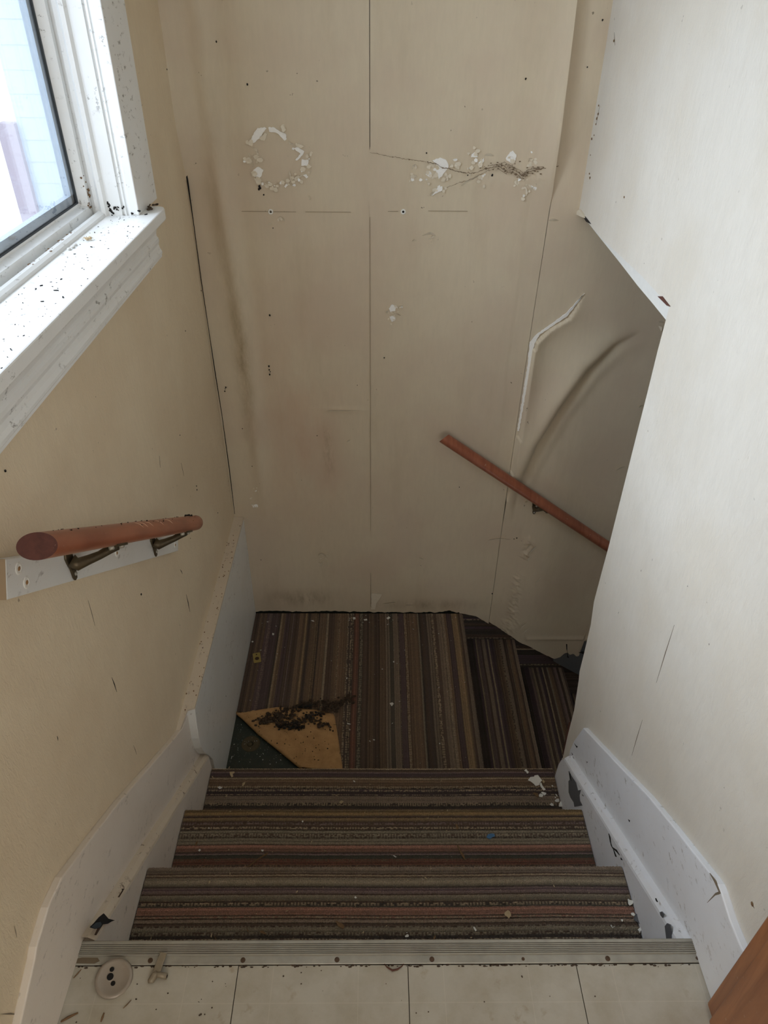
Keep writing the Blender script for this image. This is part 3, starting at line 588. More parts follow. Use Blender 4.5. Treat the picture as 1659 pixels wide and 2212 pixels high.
for q in [[-0.5919,1.039],[-0.5892,1.0358],[-0.5913,1.0315],[-0.5888,1.0272],[-0.5865,1.0219],[-0.5838,1.0186],[-0.5772,1.0284],[-0.5699,1.0306],[-0.5722,1.0252],[-0.5588,1.0297],[-0.5866,1.011],[-0.5406,1.0179],[-0.5933,1.0379],[-0.5877,1.024],[-0.5259,1.0235]]:
    for k in range(3): mo.append(blob((q[0] + jit(.002), 1.674, q[1] + jit(.002)), rnd.uniform(.0012, .0028), (1, .5, 1), rnd.randint(0, 99), 1))
wp('mould_spots', merge(*mo), M_dark, kind='stuff')
tag(obj('sill_grit', merge(*[blob((XL + .025 + jit(.012), 1.745 + jit(.028), 1.015), rnd.uniform(.002, .005), (1, 1.6, .5), i, 1) for i in range(16)]), M_clump), 'brown dirt heaped on the sill horn beside the casing', 'dirt', kind='stuff')
tag(obj('sash_dirt', merge(*[blob((-.628 + jit(.004), YJ - .012 + jit(.008), 1.03 + .03 * abs(rnd.gauss(0, 1))), rnd.uniform(.001, .003), (1, 1, 1), i, 1) for i in range(30)]), M_twig), 'brown webby dirt packed in the lower sash corner', 'dirt', kind='stuff')

def insect(c, s):
    parts = [blob(c, .5 * s, (1.0, .6, .55), 1), blob((c[0] + .45 * s, c[1] + .15 * s, c[2] + .05 * s), .33 * s, (1, .9, .9), 2)]
    for k in range(7):
        a = k * .9 + .3; p = Vector(c); d = Vector((math.cos(a), math.sin(a), .5)) * s * .55; e = d + Vector((math.cos(a) * s * .5, math.sin(a) * s * .5, -s * .35))
        parts.append(tube([p, p + d, p + e], [.05 * s, .045 * s, .02 * s], 5))
    return merge(*parts)
ib = [(-0.5746,1.4734),(-0.5871,1.4374),(-0.5862,1.4217),(-0.5891,1.4093)]
tag(obj('dead_insect', insect((ib[0][0], ib[0][1], 1.017), .011), M_straw), 'curled tan dead insect lying on the window sill', 'insect')
for q, lb in zip(ib[1:], ('pale grey flake on the sill nearest the dead insect', 'pale grey flake on the sill, middle of three beside the insect', 'pale grey flake on the sill, farthest from the dead insect')):
    tag(obj('flake', merge(blob((q[0], q[1], 1.0155), .0045, (1, 1.3, .5), q[0] * 50, 1)), M_plaster), lb, 'flake', 'grey flakes on the window sill')

# ------------------------------------------------------------------ outside the window
g = obj('ground', box(-30, -.8, -12, 30, -2.0, -1.8), M_snow, kind='structure'); tag(g, 'snow covered ground outside the window', 'ground')
def house():
    h = empty('neighbouring_house', (-1.9, 8.2, -1.8), 'pale bluish white house wall seen through the window', 'house')
    for k in range(26):
        z = -1.8 + k * .2
        obj('siding_board', prism([(8.0, z), (7.994, z), (8.0, z + .2), (8.1, z + .2), (8.1, z)], 'x', -3.56, .6), M_siding, h)
    obj('corner_post', prism([(-3.74, 7.93), (-3.56, 7.93), (-3.56, 8.1), (-3.74, 8.1)], 'z', -1.8, .35), M_post, h, 'faded reddish corner post')
house()

# ------------------------------------------------------------------ skirtings and stringers
blt = [(1.2001,-0.2078),(1.0372,-0.0913),(0.8597,0.0371),(0.7351,0.1169),(0.6639,0.1606),(0.6241,0.1857),(0.5929,0.1938),(0.5687,0.1977),(0.5388,0.1923),(0.5128,0.1885),(0.4985,0.179),(0.4209,0.1489)]
bl = [(1.40, -.58), (1.40, -.26), (1.31, -.262), (1.262, -.247)] + blt + [(.30, .12), (.30, .0), (Y0, .0), (Y0, -.35), (1.1, -.72), (1.40, -.72)]
obj('baseboard_left', prism(bl, 'x', XL - .001, -.533), M_warm, kind='structure', bevel=.0025)
brt = [(1.2631,-0.2515),(1.164,-0.181),(1.0427,-0.095),(0.8758,0.026),(0.7557,0.1014),(0.6855,0.1422),(0.6267,0.1776),(0.6085,0.1869),(0.5926,0.1875),(0.5544,0.1809),(0.5064,0.1837)]
br = [(.30, .0), (Y0, .0), (Y0, -.35), (1.29, -.62), (1.31, -.42)] + [(1.2988,-0.3594)] + brt + [(.49, .195), (.30, .195)]
b_r = obj('baseboard_right', prism(br, 'x', .592, XR + .001), M_skirt, kind='structure', bevel=.0025)
cr = [(0.6344,0.1736),(0.6156,0.1853),(0.5934,0.1858),(0.5957,0.1779),(0.6012,0.1631),(0.6077,0.123),(0.6028,0.1681),(0.5985,0.1817),(0.6172,0.179)]
obj('crack', prism(cr, 'x', .5913, .593), M_pencil, b_r)
# stringers: chamfered top edge, sawn to the steps
def stringer(top, face, back, tail, zlow):
    """board along the stairs: flat face towards the steps, sloping painted bead along its top edge; tail: extra outline points at the lower end"""
    sg = 1 if face > back else -1
    out = [(y, z - .014) for y, z in top] + tail
    V, Fc = prism(out + [(out[-1][0] - .05, zlow), (top[0][0], zlow)], 'x', back, face)
    bead = []
    n = len(top)
    for y, z in top: bead += [(back, y, z + .004), (back + (face - back) * .55, y, z + .001), (face - sg * .0015, y, z - .008), (face, y, z - .015)]
    bf = [(i * 4 + k, i * 4 + k + 1, (i + 1) * 4 + k + 1, (i + 1) * 4 + k) for i in range(n - 1) for k in range(3)]
    return (V, Fc), (bead, bf)
def rag_line(a, b, n, amp, seed):
    r_ = random.Random(seed); return [(a[0] + (b[0] - a[0]) * i / n, a[1] + (b[1] - a[1]) * i / n + (r_.uniform(-amp, amp) if 0 < i < n else 0)) for i in range(n + 1)]
body, bead = stringer(rag_line((.600, .0145), (1.345, -.490), 16, .0012, 2), SL, -.534, [(1.36, -.75)], -.80)
t1 = obj('trim_1', body, M_warm, kind='structure')
obj('painted_bead', bead, M_ledge, t1, 'yellowed paint bead along the top edge')
body, bead = stringer(rag_line((.600, -.001), (1.285, -.416), 16, .0012, 4), SR, .593, [(1.300, -.455), (1.312, -.495), (1.33, -.75)], -.80)
t2 = obj('trim_2', body, M_skirt, kind='structure')
obj('painted_bead', bead, M_skirt, t2)
def on_stringer(polys, mat, name, par, x0, x1):
    for p in polys: obj(name, prism(p, 'x', x0, x1), mat, par)
on_stringer([[(1.2282,-0.4057),(1.2056,-0.3948),(1.1659,-0.3685),(1.1423,-0.3694),(1.128,-0.3435),(1.1259,-0.3662),(1.1144,-0.3741),(1.0942,-0.3642),(1.1344,-0.4366),(1.1465,-0.4336),(1.1728,-0.4521),(1.1935,-0.4574),(1.2135,-0.4336),(1.2085,-0.4182)],[(0.643,-0.0463),(0.6414,-0.0298),(0.6329,-0.017),(0.6232,-0.0205),(0.6126,-0.036),(0.6221,-0.0597),(0.6341,-0.0521)],[(0.6708,-0.0496),(0.6673,-0.0389),(0.6596,-0.0328),(0.6582,-0.0447),(0.666,-0.0509)]], M_grey, 'bare_patch', t2, SR - .0012, SR + .001)
on_stringer([[(0.9302,-0.2172),(0.9185,-0.2139),(0.9044,-0.2234),(0.8941,-0.2186),(0.9118,-0.2228)],[(0.8992,-0.221),(0.8775,-0.1952),(0.8589,-0.1848),(0.8749,-0.1987),(0.8919,-0.216)],[(0.8923,-0.2154),(0.8678,-0.2083),(0.8723,-0.2148)],[(1.2292,-0.4071),(1.2131,-0.3984),(1.1943,-0.4044),(1.2092,-0.4117)],[(1.1136,-0.3431),(1.1012,-0.3308),(1.1069,-0.3376)],[(0.8519,-0.182),(0.8433,-0.1763),(0.8473,-0.183)],[(0.698,-0.0498),(0.6887,-0.0463),(0.6936,-0.0503)]], M_dark, 'crack', t2, SR - .0016, SR + .001)
on_stringer([[(1.2918,-0.3626),(1.2748,-0.3503),(1.2653,-0.3402),(1.2666,-0.3499),(1.2758,-0.3548)],[(1.2932,-0.4083),(1.2809,-0.4007),(1.2819,-0.4054)],[(1.2773,-0.4055),(1.2472,-0.3931),(1.2519,-0.3983),(1.275,-0.4086)],[(0.9123,-0.1255),(0.9049,-0.1173),(0.9038,-0.1224)],[(1.1865,-0.2988),(1.1798,-0.2922),(1.1824,-0.2991)]], M_dark, 'crack', b_r, .5912, .593)
# the hole broken through the left stringer edge
on_stringer([[(0.5973,0.0618),(0.6122,0.0463),(0.6284,0.0314),(0.6433,0.0134),(0.6455,-0.0001),(0.6486,-0.0195),(0.6626,-0.0572),(0.6531,-0.0408),(0.6411,-0.0232),(0.6295,0.0006),(0.6205,0.0075),(0.6071,0.0329)]], M_hole, 'broken_hole', t1, SL + .004, SL + .0052)
on_stringer([[(0.6205,0.0075),(0.6296,-0.0006),(0.6315,-0.0065),(0.6065,0.0101),(0.6055,0.0131)],[(0.7242,-0.0582),(0.7303,-0.0715),(0.7235,-0.0631),(0.7267,-0.0664)],[(0.7258,-0.0677),(0.7054,-0.0544),(0.7049,-0.0528)]], M_stone, 'crack', t1, SL - .001, SL + .002)
on_stringer([[(0.5994,0.0587),(0.6137,0.0423),(0.6251,0.0204),(0.6252,0.0109),(0.6175,0.016),(0.6074,0.0334)]], plain('grey_blue_inside', srgb(52, 62, 70), .8), 'broken_inside', t1, SL + .0055, SL + .0062)
# white dado panel beside the landing, with its dirty top ledge and coved near end
pl = [(YB, ZL - .02), (YB, -.239), (1.318, -.243)]
cv = [(1.306, -.30), (1.300, -.35), (1.303, -.40), (1.320, -.45), (1.345, -.492), (1.375, -.56)]
t3 = obj('trim_3', prism(pl + cv + [(1.375, ZL - .02)], 'x', XL, SL), M_white, kind='structure', bevel=.002)
led = [(-.5468, YB - .002), (SL + .0015, YB - .002), (SL + .0012, 1.9), (SL + .0010, 1.55), (SL, 1.32), (-.530, 1.312), (-.535, 1.245), (-.5468, 1.235)]
lv = [(x, y, -.2345 + .006 * math.sin(y * 3) * 0 + (-.001 if y > 1.8 else .008 if y > 1.5 else -.012) + th) for th in (0, .007) for x, y in led]; n_ = len(led)
obj('ledge', prism(led, 'z', -.2415, -.2345), M_ledge, t3, 'dirty cream paint along the top')
obj('grit_specks', merge(*[blob((XL + .034 * rnd.random(), 1.3 + .9 * rnd.random(), -.232), rnd.uniform(.0008, .0022), (1, 1.5, .6), i, 1) for i in range(55)]), M_twig, t3, kind='stuff')
obj('scuff_mark', merge(*[blob((SL, y, z), r_, (.3, .7, 1.3), i, 1) for i, (y, z, r_) in enumerate([(1.62, -.55, .003), (1.47, -.60, .0025), (1.93, -.36, .002), (1.40, -.54, .0022), (1.8, -.47, .002)])]), M_dark, t3)

# ------------------------------------------------------------------ carpets
PAL = dict(K=(38, 34, 33), G=(36, 42, 36), P=(62, 49, 55), D=(62, 49, 41), B=(97, 77, 59), T=(128, 106, 78), Y=(118, 96, 62), O=(118, 109, 93), U=(110, 96, 83), M=(102, 85, 83), R=(102, 64, 51), S=(130, 94, 80), L=(138, 122, 100))
PAL = {k: np.array(srgb(*v, 3.1)[:3]) for k, v in PAL.items()}
MEAN = np.array(srgb(88, 72, 60, 3.1)[:3])
def row_cols(code, n, rs, soft):
    """colour of every loop in one carpet row: one letter, or two letters for loops that alternate"""
    if len(code) == 1:
        c = np.tile(PAL[code], (n, 1))
    else:
        pick = ((np.arange(n) // 1) % 2 == 0)[:, None] ^ (rs.random((n, 1)) < .18); c = np.where(pick, PAL[code[0]], PAL[code[1]])
    c = c * (1 + .30 * (rs.random((n, 1)) - .5))
    q = 1 + .50 * (rs.random() - .5)
    if rs.random() < .20: q *= .6
    return (c * (1 - soft) + MEAN * soft) * q
def code_at(spec, d):
    for e, c in spec:
        if d <= e: return c
    return spec[-1][1]
def carpet(name, path, nrm, spec, t0, t1, along, parent, seed, pitch=.0032, loop=.0036, h=.0030, mask=None, key=None, label=None, soft=.18, **kw):
    """path: list of (a, z) cross-section points, nrm: outward normals; rows lie across it every `pitch`; along: 'x' or 'y'"""
    rs = np.random.default_rng(seed)
    P_ = np.array(path); N_ = np.array(nrm); seg = np.r_[0, np.cumsum(np.hypot(*np.diff(P_, axis=0).T))]
    nr = int(seg[-1] / pitch); nl = int((t1 - t0) / loop)
    tt = np.linspace(t0, t1, nl); V = []; Cc = []; Fc = []
    wob = lambda k: .0016 * np.interp(tt, np.linspace(t0, t1, 14), rs.random(14) - .5)
    wander = .0030 * np.interp(tt, np.linspace(t0, t1, 7), rs.random(7) - .5)
    prevtop = None
    base = 0
    for i in range(nr):
        s0 = i * pitch; code = code_at(spec, key(s0 + pitch / 2) if key else s0 + pitch / 2)
        cols = row_cols(code, nl, rs, soft); j = rs.random(nl) - .5
        hh = h * (1 + .5 * (rs.random(nl) - .5)); hh[::2] *= .72
        for q, (ds, lf) in enumerate(((-.08, .0), (.28, .9), (.72, .9), (1.08, .0))):
            s = np.clip(s0 + ds * pitch + wander + .0010 * j, 0, seg[-1])
            a = np.interp(s, seg, P_[:, 0]); z = np.interp(s, seg, P_[:, 1]); na = np.interp(s, seg, N_[:, 0]); nz = np.interp(s, seg, N_[:, 1])
            a = a + na * hh * lf; z = z + nz * hh * lf
            V.append(np.stack([tt, a, z], -1) if along == 'x' else np.stack([a, tt, z], -1)); Cc.append(cols)
        r0 = base; base += 4 * nl
        k = np.arange(nl - 1)
        for q in range(3):
            A0 = r0 + q * nl + k; Fc.append(np.stack([A0, A0 + 1, A0 + nl + 1, A0 + nl], -1))
    V = np.concatenate(V); Cc = np.concatenate(Cc); Fc = np.concatenate(Fc)
    if mask is not None:
        ctr = V[Fc].mean(1); Fc = Fc[~mask(ctr[:, 0], ctr[:, 1])]
    C4 = np.concatenate([Cc, np.ones((len(Cc), 1))], 1)
    return obj(name, (V, Fc.tolist()), M_carpet[along], parent, label, smooth=True, col=C4, **kw)
def nose_path(a_back, a_nose, z, r, drop, set_back, s):
    """tread from a_back to a_nose (moving by sign s), rounded nose of radius r, then the riser"""
    pts = [(a_back, z)]; nr = [(0, 1)]
    for k in range(0, 7):
        t = k / 6 * math.pi * .55
        pts.append((a_nose - s * r + s * r * math.sin(t), z - r + r * math.cos(t))); nr.append((s * math.sin(t), math.cos(t)))
    pts += [(a_nose - s * r * .2, z - r * 2.2), (a_nose - s * set_back, z - r * 3.6), (a_nose - s * set_back, z - drop)]; nr += [(s * .9, -.3), (s, 0), (s, 0)]
    return pts, nr
S3 = [(0.0003,'B'),(0.0044,'L'),(0.016,'D'),(0.0192,'M'),(0.0301,'P'),(0.0322,'LD'),(0.0353,'D'),(0.0399,'L'),(0.0516,'B'),(0.0637,'B'),(0.0683,'LB'),(0.0707,'D'),(0.0737,'LK'),(0.0773,'K'),(0.0824,'LP'),(0.0922,'P'),(0.0951,'LP'),(0.0996,'K'),(0.12,'U'),(0.1229,'LK'),(0.1258,'K'),(0.1293,'LK'),(0.1402,'K'),(0.2339,'B')]
S2 = [(0.0035,'T'),(0.0099,'Y'),(0.0201,'Y'),(0.0239,'D'),(0.034,'T'),(0.039,'D'),(0.044,'MD'),(0.0515,'D'),(0.0557,'LD'),(0.0589,'D'),(0.0711,'O'),(0.082,'DO'),(0.0976,'O'),(0.1024,'D'),(0.1165,'S'),(0.12,'D'),(0.127,'M'),(0.1374,'G'),(0.1431,'RB'),(0.1522,'R'),(0.1601,'DB'),(0.1988,'U')]
S1 = [(0.0158,'U'),(0.0184,'D'),(0.0214,'L'),(0.0245,'D'),(0.0316,'O'),(0.0443,'O'),(0.0475,'K'),(0.0504,'M'),(0.0533,'P'),(0.0606,'M'),(0.0634,'D'),(0.0723,'O'),(0.0742,'D'),(0.0775,'OL'),(0.0803,'D'),(0.0853,'LK'),(0.089,'G'),(0.1061,'S'),(0.1082,'D'),(0.1115,'SL'),(0.1133,'D'),(0.1205,'U'),(0.1267,'D'),(0.1294,'OD'),(0.1317,'K'),(0.1417,'O'),(0.1481,'DO'),(0.1521,'K'),(0.1612,'OD'),(0.1818,'DU')]
flight = empty('staircase', (.03, Y0, ZL), 'upper flight of three steps covered in crosswise striped brown carpet', 'stairs')
for k, sp in ((1, S1), (2, S2), (3, S3)):
    yn = Y0 + T * k; z = -k * R
    st = obj('step', merge(box(SL + .001, SR - .001, yn - T - .01, yn - .018, z - R, z - .009)), M_casing, flight, bevel=.004)
    pts, nr = nose_path(yn - T - .02, yn, z - .003, .010, R - .006, .016, 1)
    ln = T + .02
    x1 = SR - .0015
    carpet('carpet', pts, nr, sp, SL + .0015, x1, 'x', st, 10 + k, key=lambda s, ln=ln: (ln - s) if s < ln else .004)
# lower landing: old green floor, carpet with one corner folded back
ld = obj('landing', box(-.56, .385, 1.30, YB + .03, ZL - .10, ZL - .010), M_green, kind='structure'); 
XE = .383
SPL = [(-0.4894,'D'),(-0.4805,'B'),(-0.4687,'D'),(-0.4598,'B'),(-0.4509,'P'),(-0.4361,'MP'),(-0.4094,'P'),(-0.3975,'K'),(-0.3916,'LT'),(-0.3797,'B'),(-0.3619,'P'),(-0.3471,'D'),(-0.34,'M'),(-0.3204,'D'),(-0.2966,'B'),(-0.2847,'T'),(-0.2699,'K'),(-0.2509,'B'),(-0.2402,'TB'),(-0.2313,'K'),(-0.2045,'B'),(-0.1927,'OL'),(-0.1689,'D'),(-0.1528,'B'),(-0.1451,'LB'),(-0.1154,'B'),(-0.1094,'LK'),(-0.1005,'K'),(-0.0886,'LK'),(-0.0856,'K'),(-0.0678,'R'),(-0.0588,'D'),(-0.0469,'GO'),(-0.0201,'D'),(-0.0023,'B'),(0.0216,'D'),(0.0454,'B'),(0.0633,'U'),(0.0782,'G'),(0.099,'U'),(0.105,'LP'),(0.1259,'P'),(0.1348,'LB'),(0.1467,'B'),(0.1825,'B'),(0.1885,'O'),(0.1975,'K'),(0.2094,'D'),(0.2213,'K'),(0.2422,'U'),(0.2542,'LD'),(0.2661,'D'),(0.284,'U'),(0.299,'LU'),(0.3079,'B'),(0.3318,'P'),(0.3587,'T'),(0.3677,'D'),(0.4036,'U'),(0.6071,'D')]
SPL = [(a - SL, c) for a, c in SPL]
lc = empty('carpet', (-.06, 1.8, ZL - .008), 'brown lengthwise striped carpet on the landing with one corner folded back', 'carpet')
FO = [(-0.5114,1.7068),(-0.4805,1.6838),(-0.4136,1.6166),(-0.3397,1.5539),(-0.2685,1.4918),(-0.2424,1.468)]
def fmask(x, y):
    xs = np.array([p[0] for p in FO]); ys = np.array([p[1] for p in FO]); yl = np.interp(x, xs, ys, left=9, right=-9)
    return (y < yl - .004 + .0 * x)
pts, nr = nose_path(SL + .001, XE, ZL - .003, .010, R - .006, .014, 1)
carpet('pile', pts, nr, SPL, 1.335, YB - .004, 'y', lc, 30, loop=.005, mask=fmask, soft=.30)
# the folded corner, showing its backing: rolled along the fold, lifted towards the torn edge
fe = [(-0.4944,1.6877),(-0.4264,1.7151),(-0.359,1.7279),(-0.2893,1.7215),(-0.2199,1.7173),(-0.1464,1.6962),(-0.1284,1.5984),(-0.109,1.4841),(-0.1048,1.4586)]
def flap():
    nu, nv = 40, 26; A = np.zeros((nu, nv, 3)); fx = np.array(FO); tx = np.linspace(0, 1, len(FO)); ex = np.array(fe); te = np.r_[0, np.cumsum(np.hypot(*np.diff(ex, axis=0).T))]; te /= te[-1]
    for i in range(nu):
        t = i / (nu - 1); f = np.array([np.interp(t, tx, fx[:, 0]), np.interp(t, tx, fx[:, 1])]); e = np.array([np.interp(t, te, ex[:, 0]), np.interp(t, te, ex[:, 1])])
        L_ = np.hypot(*(e - f)) + 1e-6; d = (e - f) / L_; hr = .009 * min(1, .25 + L_ / .08)
        for j in range(nv):
            w = j / (nv - 1)
            if w < .35:     # the roll
                a = w / .35 * math.pi; p = f - d * hr * math.sin(a) * .9; z = ZL - .008 + hr * (1 - math.cos(a))
            else:
                q = (w - .35) / .65; p = f + (e - f) * q; z = ZL - .008 + 2 * hr + .004 * math.sin(q * 3.1) * mnoise.noise(Vector((t * 4, q * 3, 0))) - hr * .55 * q + .003 * mnoise.noise(Vector((t * 9, q * 9, 2)))
            A[i, j] = (p[0], p[1], z)
    return A
A = flap(); V1, F1 = gridVF(A)
fl = obj('folded_corner', (V1, F1), M_backing, lc, 'tan backing of the folded corner', smooth=True)
sm = fl.modifiers.new('solid', 'SOLIDIFY'); sm.thickness = .0045; sm.offset = -1
FG = [(-0.2275,1.6155),(-0.2144,1.5895),(-0.2588,1.567),(-0.251,1.5688),(-0.195,1.5614),(-0.2036,1.5484),(-0.215,1.5319),(-0.2049,1.4993),(-0.241,1.5429),(-0.2978,1.5301),(-0.3546,1.5745),(-0.3425,1.5651),(-0.2371,1.5933),(-0.1904,1.5392),(-0.2073,1.5119),(-0.1923,1.4975),(-0.2329,1.5011),(-0.2172,1.5191),(-0.3154,1.5633),(-0.2791,1.582),(-0.1624,1.5447),(-0.1736,1.5744),(-0.2487,1.5228),(-0.1473,1.6201)]
obj('grit_specks', merge(*[blob((x, y, ZL + .0065), rnd.uniform(.0012, .0030), (1.2, 1, 2.2), i, 1) for i, (x, y) in enumerate(FG)]), M_dark, fl, kind='stuff')
# rotten felt and grit heaped on the fold
hp = [(-0.4156,1.6513),(-0.3976,1.6632),(-0.3799,1.6791),(-0.3612,1.6872),(-0.3432,1.7033),(-0.3234,1.7033),(-0.3043,1.7115),(-0.2852,1.7197),(-0.2663,1.7321),(-0.2469,1.7404),(-0.3836,1.6553),(-0.3584,1.6632),(-0.3328,1.6672),(-0.3051,1.6513),(-0.2848,1.6435),(-0.2711,1.6357),(-0.3237,1.6435),(-0.3436,1.6474),(-0.2275,1.6592),(-0.2007,1.6474),(-0.1741,1.6376),(-0.2481,1.6712),(-0.267,1.6632),(-0.2263,1.6872),(-0.1906,1.6953),(-0.1653,1.7157),(-0.1459,1.728),(-0.1266,1.7446),(-0.1068,1.753),(-0.0936,1.7614),(-0.2168,1.7404),(-0.1926,1.728),(-0.1731,1.7363),(-0.3682,1.6912),(-0.3152,1.6872),(-0.2947,1.6791),(-0.3406,1.6791),(-0.4069,1.6592)]
heap = []
rh = random.Random(5)
for i, (x, y) in enumerate(hp):
    for k in range(11):
        heap.append(blob((x + rh.gauss(0, .011), y + rh.gauss(0, .009), ZL + .008 + abs(rh.gauss(0, .004))), rh.uniform(.002, .0062), (1.3, 1, .75), rh.randint(0, 99), 1))
    for k in range(5):
        p = Vector((x + rh.gauss(0, .012), y + rh.gauss(0, .010), ZL + .010 + abs(rh.gauss(0, .004)))); a = rh.uniform(0, 6.28); d = Vector((math.cos(a), math.sin(a) * .7, rh.uniform(-.1, .3))) * rh.uniform(.006, .016)
        heap.append(tube([p - d, p + Vector((0, 0, .002)), p + d * .8 + Vector((.002, .002, 0))], [.0005, .0009, .0004], 4))
tag(obj('felt_debris', merge(*heap), M_clump), 'crumbled dark brown felt and grit heaped along the folded carpet edge', 'debris', kind='stuff')
heap = []
for x, y in [(-0.3423,1.6357),(-0.3237,1.6435),(-0.3112,1.6474),(-0.2917,1.6474),(-0.2751,1.6435),(-0.2647,1.6357),(-0.2967,1.6318),(-0.2834,1.6279),(-0.3221,1.6279),(-0.3094,1.6298),(-0.2705,1.6279),(-0.3352,1.6298),(-0.2723,1.7238),(-0.2556,1.7238),(-0.2393,1.728),(-0.2454,1.6792),(-0.2353,1.6752),(-0.2164,1.6872),(-0.2035,1.6912)]:
    for k in range(6): heap.append(blob((x + rh.gauss(0, .006), y + rh.gauss(0, .005), ZL + .013 + abs(rh.gauss(0, .002))), rh.uniform(.002, .005), (1.3, 1, .6), rh.randint(0, 99), 1))
tag(obj('black_debris', merge(*heap), M_dark), 'black rotten patch in the middle of the folded carpet corner', 'debris', kind='stuff')
# round old stain and pale grit on the green floor
sc = [(-0.4397,1.5774)][0]
obj('old_glue_ring', merge(lathe([(.010, 0), (.026, .0008), (.030, .0016), (.033, .0008), (.0335, 0)], (sc[0], sc[1], ZL - .0100), n=36), lathe([(.0, .0014), (.007, .0016), (.010, .0004)], (sc[0] - .003, sc[1] - .002, ZL - .0098), n=20)), plain('olive_brown_glue', srgb(88, 78, 54), .7, 0, .5, 90), ld, smooth=True)
# lower flight turning to the right
fl2 = empty('staircase', (.75, 1.85, ZL - 3 * R), 'dark lower flight of carpeted steps descending to the right of the landing', 'stairs')
SPB = [(.012, 'U'), (.020, 'D'), (.034, 'B'), (.040, 'L'), (.056, 'D'), (.068, 'U'), (.075, 'LD'), (.092, 'B'), (.100, 'D'), (.118, 'P'), (.126, 'L'), (.135, 'P'), (.150, 'U'), (.158, 'D'), (.172, 'M'), (.178, 'L'), (.190, 'P'), (.215, 'K'), (.24, 'D'), (.5, 'K')]
SPB2 = [(.010, 'D'), (.022, 'U'), (.034, 'D'), (.050, 'M'), (.058, 'D'), (.074, 'B'), (.082, 'O'), (.097, 'D'), (.104, 'L'), (.118, 'P'), (.128, 'U'), (.140, 'D'), (.150, 'L'), (.165, 'M'), (.185, 'P'), (.22, 'K'), (.5, 'K')]
T2 = .252
for k in (1, 2, 3, 4):
    xn = XE + T2 * k; z = ZL - k * R
    st = obj('step', box(xn - T2 - .02, xn - .018, YE - .10, YB + .03, z - R, z - .009), M_casing, fl2, bevel=.004)
    pts, nr = nose_path(xn - T2 - .014, xn, z - .003, .010, R - .006, .014, 1); ln = T2 + .014
    carpet('carpet', pts, nr, SPB if k % 2 else SPB2, YE - .10, YB + .028, 'y', st, 50 + k, loop=.007, key=lambda s, ln=ln: (ln - s) if s < ln else .004)
UPS = [(.02, 'K'), (.035, 'D'), (.04, 'L'), (.06, 'K'), (.075, 'P'), (.08, 'LK'), (.10, 'K'), (.115, 'D'), (.12, 'K'), (.135, 'P'), (.17, 'K'), (.19, 'D'), (.195, 'LK'), (.24, 'K'), (.26, 'D'), (.265, 'L'), (.30, 'K'), (.36, 'P'), (.37, 'LK'), (.42, 'K'), (9, 'D')]
carpet('wall_carpet', [(YB + .026, ZL + .01), (YB + .026, -1.75)], [(-1, 0), (-1, 0)], UPS, XE - .02, 1.45, 'x', fl2, 71, loop=.008)
# grey skirting stringer below the torn covering, and the edge strip at the end of the right wall
dk = [(0.5166,-0.8398),(0.6417,-0.9389),(0.8273,-1.0572),(0.9622,-1.1551),(1.0928,-1.2667)]
sk = [(.95, -.70)] + [(dk[2][0] - .005, dk[2][1] + .03)] + [(dk[2][0], dk[2][1] - .004), dk[3], dk[4], (2.15, -1.93), (2.15, -1.40)]
obj('trim_4', prism(sk, 'y', YB + .006, YB + .028), M_grey, kind='structure')
obj('trim_5', prism([(1.3899,-0.5513),(1.4025,-0.4082),(1.3764,-0.3743),(1.368,-0.4541),(1.3528,-0.5275)], 'x', .607, .617), M_redwood, kind='structure')

# ------------------------------------------------------------------ upper floor: tiles, metal nosing, wood casing
floor = obj('floor', box(-1.2, 1.2, -2.2, Y0 - .004, -.06, -.0035), plain('tile_joint_dirt', srgb(70, 62, 52), .9), kind='structure')
s0 = -.2413; gp = .0008
ty = [-2.2, -1.955, -1.650, -1.345, -1.040, -.735, -.430, -.125, .180, .485 - .3048 * 0 + .0735]
tx = [-.62, s0, s0 + .3048, s0 + .6096, .62]
for i in range(len(tx) - 1):
    for j in range(len(ty) - 1):
        dz = rnd.uniform(-.0003, .0003)
        obj('floor_tile', box(tx[i] + gp, tx[i + 1] - gp, ty[j] + gp * .3, ty[j + 1] - gp * .3, -.0034, dz), M_tile, floor)
# aluminium stair nosing with ribs and a flat screw flange
ns = empty('stair_nosing', (.02, Y0, -.0), 'ribbed aluminium stair nosing strip across the edge of the tiled floor', 'nosing')
prof = [(.5595, .0003), (.5597, .0020), (.5605, .0026), (.5735, .0026), (.5738, .0045)]
yy = .5738
for k in range(6):
    prof += [(yy + .0006, .0060), (yy + .0020, .0060), (yy + .0024, .0046), (yy + .0030, .0046)]; yy += .0031
prof += [(yy + .0004, .0062), (yy + .0050, .0062), (yy + .0068, .0046), (yy + .0070, -.022), (yy + .0050, -.022), (yy + .0045, .0006)]
nzl = [-.5548, .6040]
Vn = [(x, y, z) for x in nzl for y, z in prof]; n_ = len(prof)
obj('strip', (Vn, [tuple(range(n_)), tuple(range(n_, 2 * n_))[::-1]] + [(i, (i + 1) % n_, n_ + (i + 1) % n_, n_ + i) for i in range(n_)]), M_alu, ns)
gd = []
for k in range(6): gd.append(box(nzl[0] + .001, nzl[1] - .001, .5738 + .0031 * k + .0021, .5738 + .0031 * k + .0031, .0040, .0051))
obj('groove_strip', merge(*gd), M_groove, ns)  # dark strips laid in the grooves between the ribs
